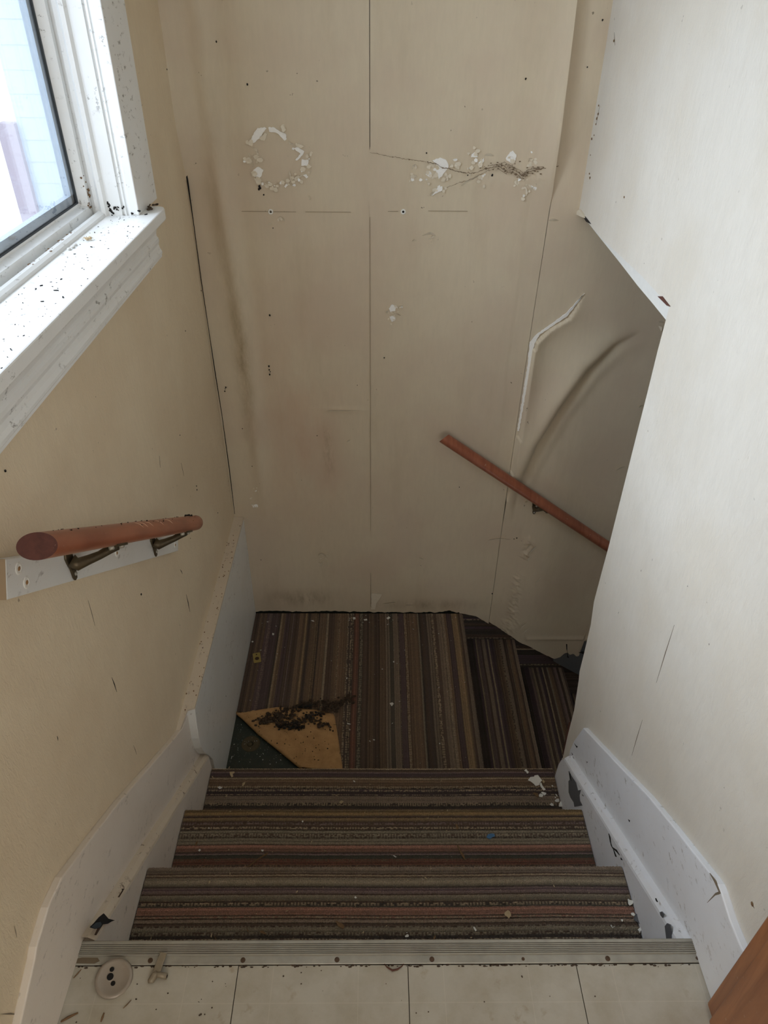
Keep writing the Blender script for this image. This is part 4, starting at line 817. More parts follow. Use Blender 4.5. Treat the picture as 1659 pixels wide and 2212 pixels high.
for q in [(-0.4013,0.5678),(-0.2345,0.5671),(-0.0647,0.5672),(0.1073,0.5665),(0.2732,0.5666),(0.4276,0.566),(0.5915,0.5669)]:
    big = .0046 if abs(q[0] - .273) > .05 and q[0] < .45 else .003
    obj('screw', lathe([(big, 0), (big * .95, .0009), (big * .5, .0014), (0.00001, .0015)], (q[0], .5665, .0024), n=14), M_screw, ns)
obj('dirt_smear', prism([(-.545, .5625), (-.50, .562), (-.492, .566), (-.497, .5712), (-.525, .5718), (-.545, .568)], 'z', .0024, .0030), plain('brown_smear', srgb(112, 98, 78), .9), ns)
# dirt packed along the front edge of the strip
tag(obj('edge_dirt', merge(*[blob((-.55 + 1.14 * rnd.random(), .5572 + jit(.0018), .0004), rnd.uniform(.0006, .0019), (2.2, 1, .6), i, 1) for i in range(150)]), M_clump), 'dark dirt packed along the front edge of the metal strip', 'dirt', kind='stuff')
# wooden door casing at the near right
cas = [(0.4968,0.0464),(0.5015,0.3274)]
obj('trim_6', merge(prism([(.30, .0), (.496, .0), (.496, 2.05), (.30, 2.05)], 'x', .583, XR), prism([(.30, .0), (.470, .0), (.470, 2.05), (.30, 2.05)], 'x', .576, .584)), M_casing, kind='structure', bevel=.003)
# ------------------------------------------------------------------ handrails
hr = empty('handrail', (XL, 1.14, .5), 'short reddish brown wooden handrail on a white board below the window', 'handrail')
PL = [(0.7921,0.7548),(1.5273,0.2361),(1.4985,0.1952),(0.7608,0.7044)]
bd = obj('mounting_board', prism(PL, 'x', XL - .001, -.530), M_white, hr, 'white painted board', bevel=.0015)
obj('end_grain', prism([(PL[0][0], PL[0][1]), (PL[0][0] - .0006, PL[0][1] + .0004), (PL[3][0] - .0006, PL[3][1] + .0004), (PL[3][0], PL[3][1])], 'x', XL, -.5305), plain('bare_board_end', srgb(168, 148, 122), .8), bd, 'unpainted brown end')
for q, r_ in zip([(0.8127,0.7196),(0.8187,0.6868),(1.1393,0.4826),(1.4834,0.2281)], (.010, .010, .009, .008)):
    obj('screw_plug', lathe([(r_, 0), (r_ * .9, .0012), (r_ * .62, .0014), (r_ * .55, .0006), (.00001, .0010)], (-.530, q[0], q[1]), (1, 0, 0), 18), M_chip, bd)
    obj('rust_spot', blob((-.5290, q[0], q[1]), r_ * .42, (.35, 1, 1), q[0] * 9, 1), plain('rust', srgb(150, 112, 70), .8) if 'rust' not in bpy.data.materials else bpy.data.materials['rust'], bd)
xr_, rr = -.466, .0195
pa = Vector((xr_, .772, .795)); pb = Vector((xr_, 1.486, .300)); dr = (pb - pa).normalized()
def rail_mesh(pa, pb, r, side_cut, n=36, end_round=True):
    d = (pb - pa).normalized(); u, v = frame_of(d); V = []; Fc = []
    ts = [0] + [i / 30 for i in range(1, 30)] + [1]
    L_ = (pb - pa).length
    for i, t in enumerate(ts):
        for k in range(n):
            off = (u * math.cos(2 * math.pi * k / n) + v * math.sin(2 * math.pi * k / n)) * r
            p = pa + d * (t * L_) + off
            if i == 0: p = p + d * (off.dot(side_cut))
            V.append(tuple(p))
    if end_round:
        for q in (.35, .7, 1.0):
            rr_ = r * math.cos(q * .9)
            for k in range(n): V.append(tuple(pb + d * (r * .30 * q) + (u * math.cos(2 * math.pi * k / n) + v * math.sin(2 * math.pi * k / n)) * rr_))
    m = len(V) // n
    for i in range(m - 1):
        for k in range(n): Fc.append((i * n + k, i * n + (k + 1) % n, (i + 1) * n + (k + 1) % n, (i + 1) * n + k))
    Fc.append(tuple(range(len(V) - n, len(V))))
    return V, Fc, V[:n]
V_, F_, endring = rail_mesh(pa, pb, rr, Vector((1.0, 0, 0)))
ra = obj('rail', (V_, F_), M_rail, hr, smooth=True)
n_ = len(endring)
obj('cut_end', (endring, [tuple(range(n_))]), M_railend, ra, 'dark slanting end grain')
M_scr = plain('pale_scratch', srgb(216, 178, 150), .7)
for t, w in ((.46, .012), (.50, .016), (.58, .014), (.66, .011), (.43, .008)):
    c = pa + dr * (t * (pb - pa).length); ptsr = []
    for k in range(6):
        a = math.radians(20 + k * 9); off = Vector((math.sin(a), 0, 0)) * rr + Vector((0, .57, .82)) * rr * math.cos(a)
        ptsr.append(c + off * 1.005 + dr * (.006 * k + .004 * math.sin(k)))
    obj('scratch', tube(ptsr, [.0002, .0008, .001, .001, .0007, .0002], 5), M_scr, ra)
gsp = []
for i in range(46):
    t = rnd.random() ** .7; a = rnd.gauss(.1, .35); c = pa + dr * (t * (pb - pa).length) + (Vector((math.sin(a), 0, 0)) + Vector((0, .57, .82)) * math.cos(a)) * rr
    gsp.append(blob(c, rnd.uniform(.0008, .0018), (1, 1.3, .7), i, 1))
for i in range(14):
    c = pb - dr * (.03 + .05 * rnd.random()) + Vector((jit(.008) - .004, .57 * rr, .82 * rr)); gsp.append(blob(c, rnd.uniform(.002, .0045), (1, 1.4, .6), i, 1))
obj('grit_specks', merge(*gsp), M_dark, ra, kind='stuff')
def bracket(par, wall, rail, wn, dr, big=1.0):
    """flat wall plate, an arm that swings out and up, a saddle under the rail"""
    w = Vector(wall); r_ = Vector(rail); wn = Vector(wn); up = Vector((0, 0, 1)); sd = wn.cross(up)
    b_ = empty('bracket', w); b_.parent = par; b_.location = w - WLOC[par]; 
    V, Fc = [], []
    # pear shaped plate
    out = [(0, .030), (.010, .027), (.014, .018), (.012, .006), (.008, -.010), (.007, -.030), (.004, -.038), (-.004, -.038), (-.007, -.030), (-.008, -.010), (-.012, .006), (-.014, .018), (-.010, .027)]
    pv = [tuple(w + (sd * a + up * c) * big + wn * h) for h in (0, .004) for a, c in out]; n = len(out)
    obj('plate', (pv, [tuple(range(n))[::-1], tuple(range(n, 2 * n))] + [(i, (i + 1) % n, n + (i + 1) % n, n + i) for i in range(n)]), M_brass, b_, bevel=.001)
    under = r_ - up * .024
    p1 = w + up * .004 + wn * .004; p2 = w + up * -.004 + wn * .014; p4 = under; p3 = p2.lerp(p4, .55) + up * -.003
    arm = obj('arm', tube([p1, p2, p2.lerp(p3, .5), p3, p3.lerp(p4, .6), p4], [.0125, .0115, .0088, .0078, .0084, .0095], 12), M_brass, b_, smooth=True)
    c = under + up * .002
    d = Vector(dr)
    sv = []
    for t in (-.026, .026):
        for a in (-1, -.5, .5, 1):
            q = c + d * t + wn * (.012 * a) + up * (.004 * abs(a)); sv.append(q)
    V = [tuple(q) for q in sv] + [tuple(q - up * .0060) for q in sv]
    Fc = [(0, 1, 5, 4), (1, 2, 6, 5), (2, 3, 7, 6), (8, 12, 13, 9), (9, 13, 14, 10), (10, 14, 15, 11), (0, 4, 12, 8), (3, 11, 15, 7), (0, 8, 9, 1), (1, 9, 10, 2), (2, 10, 11, 3), (4, 5, 13, 12), (5, 6, 14, 13), (6, 7, 15, 14)]
    obj('saddle', (V, Fc), M_brass, b_)
    for t in (-.020, .020):
        obj('screw', blob(c + d * t * 1.25 - up * .004, .0058, (1, 1, .8), 3, 2), M_alu, b_, smooth=True)
    obj('screw', blob(w + up * -.026 + wn * .004, .0036, (1, 1, 1), 5, 2), M_alu, b_, smooth=True)
def rail_pt(y): return pa + dr * ((y - pa.y) / dr.y)
for (y, z) in [(0.9538,0.6126),(1.3371,0.3494)]:
    bracket(hr, (-.530, y, z), rail_pt(y + .055), (1, 0, 0), dr)
hr2 = empty('handrail', (.6, YB, -.1), 'long reddish brown wooden handrail slanting down across the torn back wall', 'handrail')
qa = Vector((.243, 2.177, .1575)); qb = Vector((1.55, 2.177, -.783)); d2 = (qb - qa).normalized()
V_, F_, er = rail_mesh(qa, qb, .0200, Vector((-.1, .5, .3)))
ra2 = obj('rail', (V_, F_), M_rail, hr2, smooth=True)
obj('cut_end', (er, [tuple(range(len(er)))]), M_rail, ra2)
def rail2_pt(x): return qa + d2 * ((x - qa.x) / d2.x)
for x in (.632, 1.35):
    p = rail2_pt(x); bracket(hr2, (x - .012, YB - .004, p.z - .055), p, (0, -1, 0), d2, .9)

# ------------------------------------------------------------------ loose things
def chipmesh(pts, z, th=.0012, curl=.0015, seed=0):
    n = len(pts); cx = sum(p[0] for p in pts) / n; cy = sum(p[1] for p in pts) / n
    V = []
    for h in (0, th):
        for i, (x, y) in enumerate(pts):
            e = curl * (.4 + .6 * abs(mnoise.noise(Vector((x * 60, y * 60, seed)))))
            V.append((x, y, z + h + e))
        V.append((cx, cy, z + h))
    m = n + 1; Fc = []
    for i in range(n):
        j = (i + 1) % n; Fc += [(i, j, n)[::-1], (m + i, m + j, m + n), (i, j, m + j, m + i)]
    return V, Fc
GROUPS = {'chip': 'loose paint chips and crumbs on stairs and landing', 'leaf': 'dry leaf scraps on the stairs', 'straw': 'straws on the stairs', 'husk': 'pale husks on the third step', 'splinter': 'wood splinters on the stairs'}
def loose(name, pts, z, mat, label, cat, group=None, th=.0012, curl=.0015):
    group = GROUPS.get(cat)
    return tag(obj(name, chipmesh(pts, z, th, curl), mat), label, cat, group)
Z1, Z2, Z3 = -R + .0008, -2 * R + .0008, -3 * R + .0008
C3 = [[(0.4751,1.3337),(0.4831,1.3388),(0.485,1.3337),(0.4891,1.3284),(0.486,1.3229),(0.4816,1.3237),(0.482,1.3284)],[(0.4812,1.2993),(0.4908,1.3102),(0.5037,1.3115),(0.5044,1.3157),(0.516,1.3178),(0.5196,1.3102),(0.5258,1.2985),(0.5182,1.2915),(0.513,1.2822),(0.502,1.2791),(0.4977,1.2861),(0.4895,1.2946)],[(0.5267,1.3),(0.5304,1.3011),(0.5338,1.2946),(0.5295,1.2887),(0.5261,1.293)],[(0.5155,1.2845),(0.5196,1.2915),(0.5222,1.2891),(0.5231,1.2807),(0.5308,1.2669),(0.5233,1.2635),(0.517,1.2776)],[(0.514,1.2578),(0.5191,1.2593),(0.5307,1.2555),(0.5293,1.2517),(0.5235,1.2465)],[(0.506,1.248),(0.5111,1.2536),(0.5171,1.2525),(0.5204,1.248),(0.515,1.2413),(0.5064,1.2428)],[(0.4873,1.2548),(0.4939,1.2571),(0.5043,1.254),(0.5057,1.2428),(0.4994,1.242),(0.4938,1.2488)],[(0.5574,1.2517),(0.5601,1.2514),(0.563,1.2442),(0.5606,1.2434)],[(0.5518,1.2308),(0.5582,1.2352),(0.5652,1.236),(0.5643,1.2263),(0.5573,1.2241),(0.5523,1.2263)],[(0.5329,1.2175),(0.5398,1.2219),(0.544,1.219),(0.5451,1.2124),(0.5379,1.2124)],[(0.5598,1.2102),(0.5623,1.219),(0.5691,1.2285),(0.5751,1.2248),(0.5817,1.2175),(0.5779,1.2094)],[(0.5515,1.2806),(0.554,1.2825),(0.557,1.2783),(0.5549,1.2768)],[(0.5533,1.2412),(0.5556,1.2427),(0.5571,1.2397),(0.5546,1.2375)]]
L3 = [('small forked white paint chip farthest from the right stringer, third step', M_chip, 'paint_chip'), ('largest jagged white paint chip on the third step', M_chip, 'paint_chip'), ('pinkish sliver touching the largest white paint chip', M_straw, 'paint_chip'), ('oblong white paint chip just below the largest chip', M_chip, 'paint_chip'),
      ('flat white paint chip behind the round chip, third step', M_chip, 'paint_chip'), ('rounded white paint chip beside the tan leaf bit', M_chip, 'paint_chip'), ('tan brown leaf bit beside the rounded white chip', M_twig, 'leaf_bit'), ('thin curved white sliver above the grey white flake', M_chip, 'paint_chip'),
      ('domed grey white flake near the right stringer, third step', M_plaster, 'paint_chip'), ('triangular white chip at the foot of the third step riser', M_chip, 'paint_chip'), ('white chip in the corner of third step and right stringer', M_chip, 'paint_chip'), ('tiny white splinter alone between big chip and stringer', M_chip, 'paint_chip'), ('tiny white crumb beside the thin curved sliver', M_chip, 'paint_chip')]
for p, (lb, mt, nm) in zip(C3, L3): loose(nm, p, Z3, mt, lb, 'chip' if nm == 'paint_chip' else 'leaf')
C1 = [[(0.5593,0.76),(0.561,0.7606),(0.5636,0.7582),(0.5697,0.7576),(0.5709,0.7553),(0.568,0.7504),(0.5645,0.7486),(0.5604,0.7469),(0.558,0.7501),(0.5589,0.7547)],[(0.5575,0.7294),(0.56,0.7318),(0.5648,0.7318),(0.5669,0.7262),(0.5654,0.7266),(0.5632,0.724),(0.5589,0.7266)],[(0.5607,0.7204),(0.568,0.728),(0.5769,0.7286),(0.5834,0.7258),(0.5859,0.7162),(0.5858,0.7101),(0.5792,0.7074),(0.5718,0.7067),(0.5678,0.7101),(0.5613,0.7149)],[(0.5632,0.6973),(0.5699,0.7027),(0.5772,0.7057),(0.5811,0.7053),(0.5803,0.702),(0.5691,0.6953),(0.565,0.69),(0.5653,0.6933)],[(0.5323,0.7174),(0.5348,0.7184),(0.5374,0.7174),(0.536,0.715),(0.5347,0.713)],[(0.5073,0.7063),(0.5089,0.7069),(0.5105,0.7009),(0.5099,0.6999)],[(0.5112,0.7022),(0.5155,0.7046),(0.5155,0.7035),(0.5118,0.7015)]]
L1 = [('white paint chip on the first step nearest its nose', M_chip), ('small frilled white chip touching the grey flake', M_chip), ('big curled grey paint flake against right stringer, first step', M_grey), ('long white paint chip below the grey flake, first step', M_chip), ('small pointed white crumb left of the grey flake', M_chip), ('long half of the broken V shaped white splinter', M_chip), ('short half of the broken V shaped white splinter', M_chip)]
for i, (p, (lb, mt)) in enumerate(zip(C1, L1)): loose('paint_chip', p, Z1, mt, lb, 'chip', th=.0014, curl=.004 if i == 2 else .0016)
CC = [[(0.2977,1.0081),(0.3016,1.0157),(0.3109,1.0188),(0.3196,1.0179),(0.3202,1.0111),(0.3124,1.008),(0.3074,1.0035),(0.3017,1.005)],[(0.2179,0.987),(0.2221,0.9855),(0.2278,0.9691),(0.233,0.9632),(0.2358,0.9485),(0.2343,0.9471),(0.227,0.9602)],[(0.2189,1.0472),(0.224,1.044),(0.2267,1.0346),(0.2217,1.0283)],[(0.0502,0.9607),(0.0545,0.9601),(0.0601,0.9563),(0.0572,0.9548)]]
loose('paint_chip', CC[0], Z2, M_blue, 'blue chip lying on the second step', 'chip')
loose('wood_splinter', CC[1], Z2, M_twig, 'long brown wood splinter across the second step', 'splinter', th=.002)
loose('leaf_bit', CC[2], Z2, M_twig, 'grey brown leaf scrap near the second step nose', 'leaf')
loose('paint_chip', CC[3], Z2, M_plaster, 'small pale sliver on the black green stripe, second step', 'chip')
CD = [[(0.2841,0.7327),(0.2921,0.738),(0.2965,0.735),(0.2984,0.7281),(0.2919,0.7205),(0.2889,0.7247),(0.284,0.727)],[(0.2131,0.7034),(0.2161,0.7045),(0.2201,0.6973),(0.217,0.6951)],[(0.0672,0.6862),(0.0725,0.6901),(0.0759,0.6883),(0.0751,0.685),(0.0687,0.6842)],[(0.0679,0.679),(0.071,0.6807),(0.072,0.6776),(0.0692,0.6772)],[(0.1247,0.6772),(0.13,0.687),(0.1331,0.6866),(0.1287,0.6772)],[(0.0697,0.6934),(0.0731,0.6939),(0.0725,0.6923)],[(-0.0804,0.7178),(-0.0719,0.7144),(-0.0646,0.711),(-0.0592,0.7053),(-0.0631,0.7009),(-0.074,0.7065)],[(-0.2398,0.6982),(-0.2316,0.6981),(-0.2224,0.6904),(-0.2295,0.6915),(-0.2369,0.6937)],[(-0.0411,0.7658),(-0.0387,0.7687),(-0.0354,0.7663),(-0.0373,0.7634)],[(-0.0251,0.6919),(-0.0199,0.6952),(-0.0215,0.6927)],[(-0.3406,0.6875),(-0.3397,0.693),(-0.3374,0.6919),(-0.3382,0.6847)],[(-0.334,0.6897),(-0.3306,0.6864),(-0.3248,0.6777),(-0.3266,0.6777)],[(-0.3662,0.8002),(-0.3632,0.8039),(-0.3618,0.8002),(-0.3637,0.7973)],[(-0.2699,0.7105),(-0.2665,0.7038),(-0.2619,0.696),(-0.2654,0.6976)]]
LD = [('tan leaf fragment on the salmon stripe, first step', M_straw, 'leaf_bit', 'leaf'), ('oblong whitish chip on the first step below tan leaf', M_chip, 'paint_chip', 'chip'), ('largest of three white crumbs by the metal strip', M_chip, 'paint_chip', 'chip'), ('middle white crumb by the metal strip', M_chip, 'paint_chip', 'chip'), ('narrow brown leaf scrap by the metal strip', M_twig, 'leaf_bit', 'leaf'), ('smallest of three white crumbs by the metal strip', M_chip, 'paint_chip', 'chip'),
      ('biggest brown wood flake in the middle of first step', M_twig, 'wood_splinter', 'splinter'), ('yellow brown leaf scrap on the first step, left half', M_twig, 'leaf_bit', 'leaf'), ('round white crumb above the red stripe, first step', M_chip, 'paint_chip', 'chip'), ('thin straw bit right of the biggest wood flake', M_straw, 'straw', 'straw'), ('short straw near the left end of metal strip', M_straw, 'straw', 'straw'), ('long dark straw near the left end of metal strip', M_twig, 'straw', 'straw'), ('small tan husk near the first step nose', M_straw, 'leaf_bit', 'leaf'), ('upright brown straw beside the yellow brown leaf scrap', M_twig, 'straw', 'straw')]
for p, (lb, mt, nm, ct) in zip(CD, LD): loose(nm, p, Z1, mt, lb, ct)
CE = [[(-0.4049,1.2818),(-0.4029,1.2914),(-0.3965,1.2944),(-0.3971,1.2875),(-0.4013,1.2806)],[(-0.4499,1.2441),(-0.4459,1.2508),(-0.4444,1.2478),(-0.4476,1.2426)],[(-0.4512,1.3293),(-0.4368,1.3305),(-0.4344,1.3265),(-0.4415,1.3277),(-0.4367,1.3127),(-0.4422,1.3108),(-0.4484,1.3206)],[(-0.4569,1.3424),(-0.454,1.35),(-0.4529,1.3476),(-0.455,1.3412)],[(-0.5043,1.3148),(-0.5,1.3136),(-0.4957,1.3058),(-0.4988,1.3073)],[(-0.104,1.2251),(-0.0968,1.2317),(-0.0899,1.228),(-0.097,1.2196)],[(-0.1232,1.2519),(-0.1163,1.2511),(-0.1069,1.2455),(-0.1145,1.2481)],[(-0.0631,1.2987),(-0.0596,1.2987),(-0.0561,1.2937),(-0.0606,1.2937)],[(-0.4793,1.2761),(-0.4732,1.2799),(-0.4637,1.275),(-0.4713,1.2697)],[(-0.3163,0.9326),(-0.2977,0.9512),(-0.2714,0.9687),(-0.2696,0.9658),(-0.2922,0.9527),(-0.3134,0.9317)],[(-0.4628,0.987),(-0.4612,0.9975),(-0.4566,0.999),(-0.4573,0.9885)],[(-0.2896,0.9762),(-0.2824,0.9761),(-0.2833,0.9717),(-0.2867,0.9717)],[(-0.4509,0.975),(-0.4467,0.9786),(-0.444,0.975),(-0.4473,0.9715)],[(-0.4366,1.0358),(-0.4348,1.0373),(-0.4327,1.0351),(-0.4344,1.0333)],[(-0.1911,1.0542),(-0.1883,1.0567),(-0.1865,1.0526),(-0.1894,1.051)],[(-0.3744,0.9763),(-0.3718,0.9778),(-0.3705,0.9755),(-0.3726,0.9743)]]
LE = [('pale husk on the third step, left half', M_straw, 'husk'), ('pale grain in front of the left stringer, third step', M_straw, 'husk'), ('curled dry leaf at the nose of the third step', M_straw, 'leaf_bit'), ('straw hanging over the nose of the third step', M_straw, 'straw'), ('pale straw against the left stringer, third step', M_straw, 'straw'), ('square tan chip on the front of the third step', M_straw, 'leaf_bit'), ('curved straw above the square tan chip', M_straw, 'straw'), ('white grain in the middle of the third step', M_chip, 'paint_chip'), ('fuzzy pale fluff near the left stringer, third step', M_plaster, 'fluff'),
      ('long thin pine needle on the second step', M_twig, 'needle'), ('brown leaf scrap at the left end of second step', M_twig, 'leaf_bit'), ('white crumb on the rose stripe above the needle', M_chip, 'paint_chip'), ('white crumb below the brown scrap, second step left end', M_chip, 'paint_chip'), ('white dot on the dark stripe, second step left end', M_chip, 'paint_chip'), ('white dot near the second step nose, middle', M_chip, 'paint_chip'), ('cream crumb beside the worn patch, second step', M_straw, 'paint_chip')]
for i, (p, (lb, mt, nm)) in enumerate(zip(CE, LE)): loose(nm, p, Z3 if i < 9 else Z2, mt, lb, {'husk': 'husk', 'straw': 'straw', 'leaf_bit': 'leaf', 'paint_chip': 'chip', 'fluff': 'fluff', 'needle': 'needle'}[nm])
CL = [[(0.0596,1.7484),(0.0705,1.7523),(0.0754,1.7461),(0.0676,1.7344)],[(-0.0983,1.6583),(-0.0872,1.6553),(-0.0846,1.6516),(-0.0951,1.6524)],[(-0.4249,2.1131),(-0.4166,2.1083),(-0.4184,2.0997),(-0.4242,2.1016)],[(-0.2697,2.1874),(-0.259,2.1874),(-0.2541,2.1794),(-0.2621,2.1804)],[(-0.0448,2.1931),(-0.0306,2.1971),(-0.029,2.1881),(-0.0412,2.187)],[(0.0527,2.2014),(0.0629,2.2116),(0.0699,2.2035),(0.059,2.1934)],[(-0.0917,2.2051),(-0.081,2.2071),(-0.0792,2.195),(-0.0892,2.1929)],[(0.0761,1.957),(0.0815,1.9587),(0.0821,1.9517),(0.0774,1.9516)],[(-0.5053,2.0653),(-0.4987,2.0672),(-0.4964,2.0607),(-0.5024,2.0588)],[(-0.0028,1.5879),(0.005,1.5864),(0.0038,1.5829),(-0.001,1.5836)],[(0.2337,1.5715),(0.2385,1.5722),(0.2382,1.5673),(0.2346,1.568)],[(-0.1088,1.8719),(-0.1036,1.8736),(-0.1034,1.866),(-0.1073,1.866)]]
LL = ['largest white paint chip on the landing carpet, past middle', 'thin white chip on the landing beside the folded corner', 'round white chip on the landing near brass plate', 'white chip by the back wall, leftmost of its row', 'white chip by the back wall right of centre joint', 'largest white chip in the row by the back wall', 'pinkish white chip at the red stripe by back wall', 'small white crumb in the middle of the landing carpet', 'white crumb against the white panel above brass plate', 'white sliver on the landing close to third step', 'white crumb on the landing toward the lower flight', 'white crumb on the dark stripe above folded corner']
for p, lb in zip(CL, LL): loose('paint_chip', p, ZL + .0008, M_chip, lb, 'chip')
def crumbs(n, fx, fy, z, seed, smin=.0005, smax=.0016): return flat_bits(n, fx, fy, z, smin, smax, seed)
for k in (1, 2, 3):
    yn = Y0 + T * k
    tag(obj('crumbs', crumbs(110, lambda r: SL + .02 + 1.04 * r.random(), lambda r: yn - .24 + .235 * r.random(), -k * R + .0006, 70 + k), M_straw), 'pale crumbs sprinkled over the %s step' % ('first', 'second', 'third')[k - 1], 'crumbs', kind='stuff')
tag(obj('crumbs', crumbs(150, lambda r: -.48 + .84 * r.random(), lambda r: 1.40 + .82 * r.random() if r.random() < .6 else 2.14 + .09 * r.random(), ZL + .0006, 77), M_chip), 'white plaster crumbs sprinkled over the landing carpet', 'crumbs', kind='stuff')
tag(obj('crumbs', crumbs(120, lambda r: -.500 + .20 * r.random() ** 1.4, lambda r: 1.50 + .16 * r.random(), ZL - .0098, 78), M_plaster), 'white grit on the bare green floor beside the panel', 'crumbs', kind='stuff')
# brass strike plate on the landing carpet
pc = [(-0.4706,1.9755)][0]
def plate_poly():
    hw, hl, a = .0150, .0265, math.radians(14); o = []
    for sx, sy in ((1, 1), (-1, 1), (-1, -1), (1, -1)):
        for q in (0, 1, 2):
            t = math.radians({(1, 1): 0, (-1, 1): 90, (-1, -1): 180, (1, -1): 270}[(sx, sy)] + q * 45); o.append((sx * (hw - .004) + .004 * math.cos(t), sy * (hl - .004) + .004 * math.sin(t)))
    return [(pc[0] + x * math.cos(a) - y * math.sin(a), pc[1] + x * math.sin(a) + y * math.cos(a)) for x, y in o]
sp_ = empty('strike_plate', (pc[0], pc[1], ZL + .001), 'small brass strike plate lying on the landing carpet by white panel', 'plate')
obj('plate', prism(plate_poly(), 'z', ZL + .0012, ZL + .0028), M_gold, sp_, bevel=.0005)
obj('hole', lathe([(.0085, 0), (.0085, .0004)], (pc[0] + .001, pc[1] - .005, ZL + .0028), n=18), M_stone, sp_, 'large round hole')
obj('hole', lathe([(.0030, 0), (.0030, .0004)], (pc[0] - .004, pc[1] + .016, ZL + .0028), n=12), M_stone, sp_, 'small screw hole')
# round escutcheon and lever on the tiles
dc = [(-0.4579,0.5377)][0]
tl = Vector((.13, -.10, 1)).normalized()
hz = lambda ox, oy: .0022 - (tl.x * ox + tl.y * oy) / tl.z
es = empty('escutcheon', (dc[0], dc[1], 0), 'round greyish metal cover plate with three holes on the tiled floor', 'plate')
obj('disc', lathe([(.0295, 0), (.0318, .0006), (.0322, .0022), (.0300, .0046), (.0262, .0058), (.0250, .0050), (.010, .0044), (.00001, .0043)], (dc[0], dc[1], .0022), tl, 48), M_disc, es, smooth=True)
for (ox, oy, r_) in ((-.0065, .0013, .0058), (-.0065, .0126, .0040), (.0010, -.0085, .0040)):
    obj('hole', lathe([(r_ * 1.25, 0), (r_ * 1.15, .0004), (r_, .0005), (r_, .0001)], Vector((dc[0] + ox, dc[1] + oy, hz(ox, oy))) + tl * .0046, tl, 18), M_disc, es)
    obj('hole', lathe([(r_, 0), (r_, .0003)], Vector((dc[0] + ox, dc[1] + oy, hz(ox, oy))) + tl * .0049, tl, 18), M_hole, es)
lv = [(-0.3788,0.571),(-0.3811,0.5566),(-0.3854,0.541),(-0.3914,0.5294),(-0.383,0.541),(-0.3646,0.5395)]
le = empty('lever', (lv[2][0], lv[2][1], 0), 'dull grey metal lever piece lying beside the round cover plate', 'lever')
a0, a1, a2, a3, a4, a5 = [Vector((x, y, 0)) for x, y in lv]
def slab(p, q, w0, w1, z0, z1, th):
    d = (q - p).normalized(); s = Vector((-d.y, d.x, 0)); V = []
    for h in (0, th):
        V += [tuple(p + s * w0 + Vector((0, 0, z0 + h))), tuple(p - s * w0 + Vector((0, 0, z0 + h))), tuple(q - s * w1 + Vector((0, 0, z1 + h))), tuple(q + s * w1 + Vector((0, 0, z1 + h)))]
    return V, [(0, 1, 2, 3)[::-1], (4, 5, 6, 7), (0, 1, 5, 4), (1, 2, 6, 5), (2, 3, 7, 6), (3, 0, 4, 7)]
obj('blade', slab(a0 + (a0 - a1) * .35, a2, .0062, .0070, .009, .004, .004), M_lever, le, bevel=.0012)
obj('knuckle', tube([a2 + Vector((.002, .004, .006)), a2 + Vector((-.001, 0, .0065)), a3 + Vector((0, .002, .0055)), a3 + Vector((0, 0, .0045))], [.0050, .0062, .0060, .0042], 12), M_lever, le, smooth=True)
obj('spindle', tube([a2 + Vector((.002, 0, .007)), a4 + Vector((.002, .001, .0065)), a5 + Vector((0, 0, .006))], [.0035, .0048, .0050], 12), M_lever, le, smooth=True)
obj('socket', lathe([(.0026, 0), (.0026, .0004)], a5 + Vector((.0002, 0, .0062)), (a5 - a4), 10), M_hole, le)
# curved twig by the strip and twigs on the tiles
tw = [(0.02,0.5612),(0.0257,0.5543),(0.0356,0.549),(0.044,0.5505),(0.0524,0.5557),(0.0567,0.5603)]
tag(obj('twig', tube([(x, y, .0016) for x, y in tw], [.0005, .0011, .0018, .0016, .0010, .0005], 7), M_redwood, smooth=True), 'curved reddish brown twig on the tile against metal strip', 'twig')
for pts, r_, lb in (([(-0.5299,0.5389),(-0.5254,0.546),(-0.5209,0.5532)], .0012, 'brown straw left of the round cover plate, by the strip'), ([(-0.5288,0.4725),(-0.518,0.4793),(-0.5041,0.4858)], .0024, 'thick brown twig at the near left of the tiled floor'), ([(-0.461,0.4725),(-0.4602,0.479),(-0.4597,0.4856)], .0018, 'short brown twig below the round cover plate'), ([(-0.4289,0.4921),(-0.4245,0.4971),(-0.4186,0.5047)], .0009, 'thin straw right of the round cover plate')):
    tag(obj('twig', tube([(x, y, .0014) for x, y in pts], [r_ * .6, r_, r_ * .5], 7), M_twig, smooth=True), lb, 'twig', 'twigs and straws on the tiled floor')
GF = [(-0.5387,0.4941),(-0.5454,0.4863),(-0.5026,0.4722),(-0.4153,0.5296),(-0.4109,0.5062),(-0.2834,0.533),(-0.2601,0.5293),(-0.2584,0.525),(-0.3006,0.5011),(-0.2976,0.5053),(-0.2769,0.4926),(-0.2874,0.4827),(-0.2941,0.4827),(-0.3579,0.515),(-0.3722,0.4905),(-0.5184,0.5392),(-0.4665,0.5337),(-0.1263,0.5285),(0.0238,0.5279),(0.0751,0.4832),(0.0964,0.4848),(-0.3019,0.5017),(-0.2771,0.4932),(-0.2959,0.4816),(0.1945,0.4995),(-0.0921,0.5497),(0.2671,0.5375),(-0.1591,0.541),(-0.1278,0.5463),(0.2665,0.5393),(0.3901,0.507),(0.3105,0.5073),(0.5164,0.5535),(0.4191,0.5552),(0.5584,0.5559)]
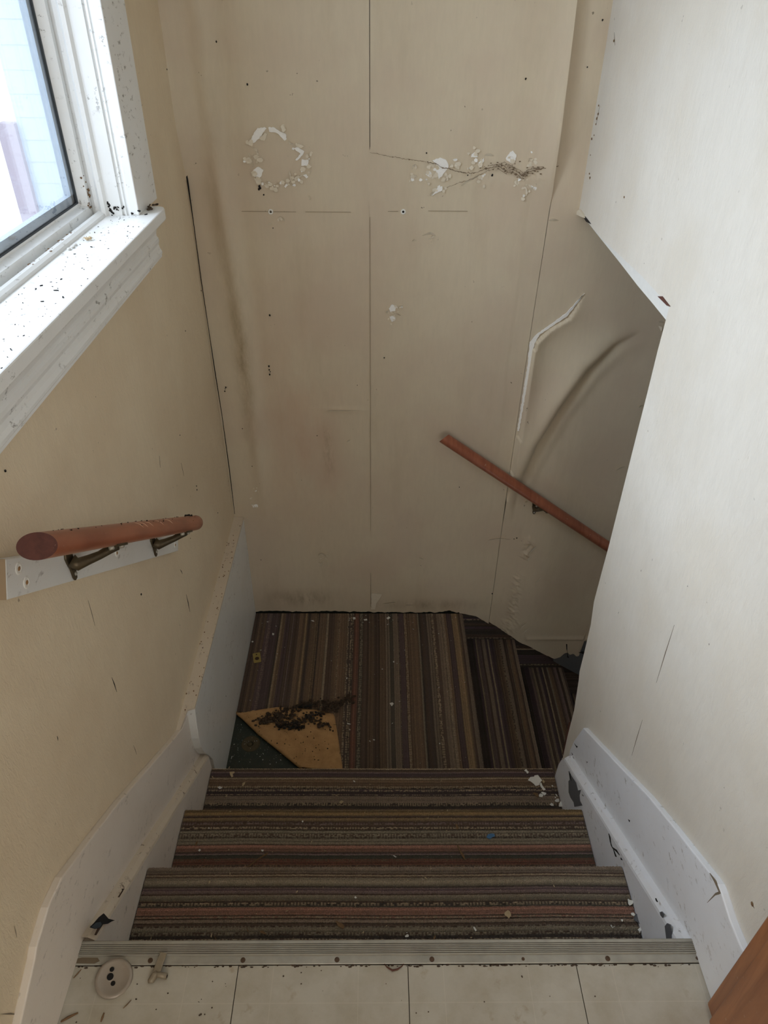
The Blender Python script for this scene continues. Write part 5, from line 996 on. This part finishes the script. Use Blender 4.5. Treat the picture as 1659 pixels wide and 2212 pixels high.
tag(obj('floor_specks', merge(*[blob((x, y, .0008), rnd.uniform(.0006, .0016), (1.2, 1, .5), i, 1) for i, (x, y) in enumerate(GF)]), M_clump), 'dark specks of dirt on the tiled floor', 'dirt', kind='stuff')
# cobweb on the back wall
wp1 = [(-0.016,1.0554),(0.0474,1.0446),(0.0952,1.0385),(0.1471,1.0329),(0.1712,1.0284),(0.1918,1.0177),(0.212,1.0149),(0.2528,1.0054),(0.281,1.0046),(0.3161,1.017),(0.3513,1.0247),(0.3728,1.0121),(0.3884,1.0159),(0.4094,1.0087),(0.4228,0.9978),(0.4297,1.0071),(0.4568,1.0147),(0.4804,1.0186),(0.5077,1.0243),(0.5275,1.026)]
wp2 = [(0.2072,0.9651),(0.2427,0.9793),(0.2822,0.9909),(0.3168,1.0097),(0.3475,1.0228),(0.3663,1.0339),(0.3916,1.0232),(0.4094,1.008),(0.4265,1.0008)]
def web(path, r):
    P2 = []; Rr = []
    for i in range(len(path) - 1):
        l = math.dist(path[i], path[i + 1]); n = max(2, int(l / .004))
        for k in range(n):
            t = k / n; P2.append((path[i][0] + (path[i + 1][0] - path[i][0]) * t + rnd.gauss(0, .0006), 2.2255 + rnd.gauss(0, .0008), path[i][1] + (path[i + 1][1] - path[i][1]) * t + rnd.gauss(0, .0008)))
            Rr.append(r * rnd.uniform(.4, 1.3))
    return tube(P2, Rr, 5)
wbits = [web(wp1[:4], .0006), web(wp1[3:], .0010), web(wp2, .0006), web([(x + .004, z + .006) for x, z in wp1[9:18]], .0007), web([(x - .003, z - .006) for x, z in wp1[10:17]], .0007)]
for x, z in wp1[9:18]:
    for k in range(10): wbits.append(blob((x + rnd.gauss(0, .010), 2.2265, z + rnd.gauss(0, .006)), rnd.uniform(.0008, .0026), (1.6, .6, .8), rnd.randint(0, 99), 1))
for x, z in wp1[1:9]: wbits.append(blob((x, 2.2258, z), rnd.uniform(.0012, .0022), (1.5, .8, .8), rnd.randint(0, 99), 1))
tag(obj('cobweb', merge(*wbits), M_web), 'dusty brown cobweb strung across the peeling patch on the back wall', 'cobweb')
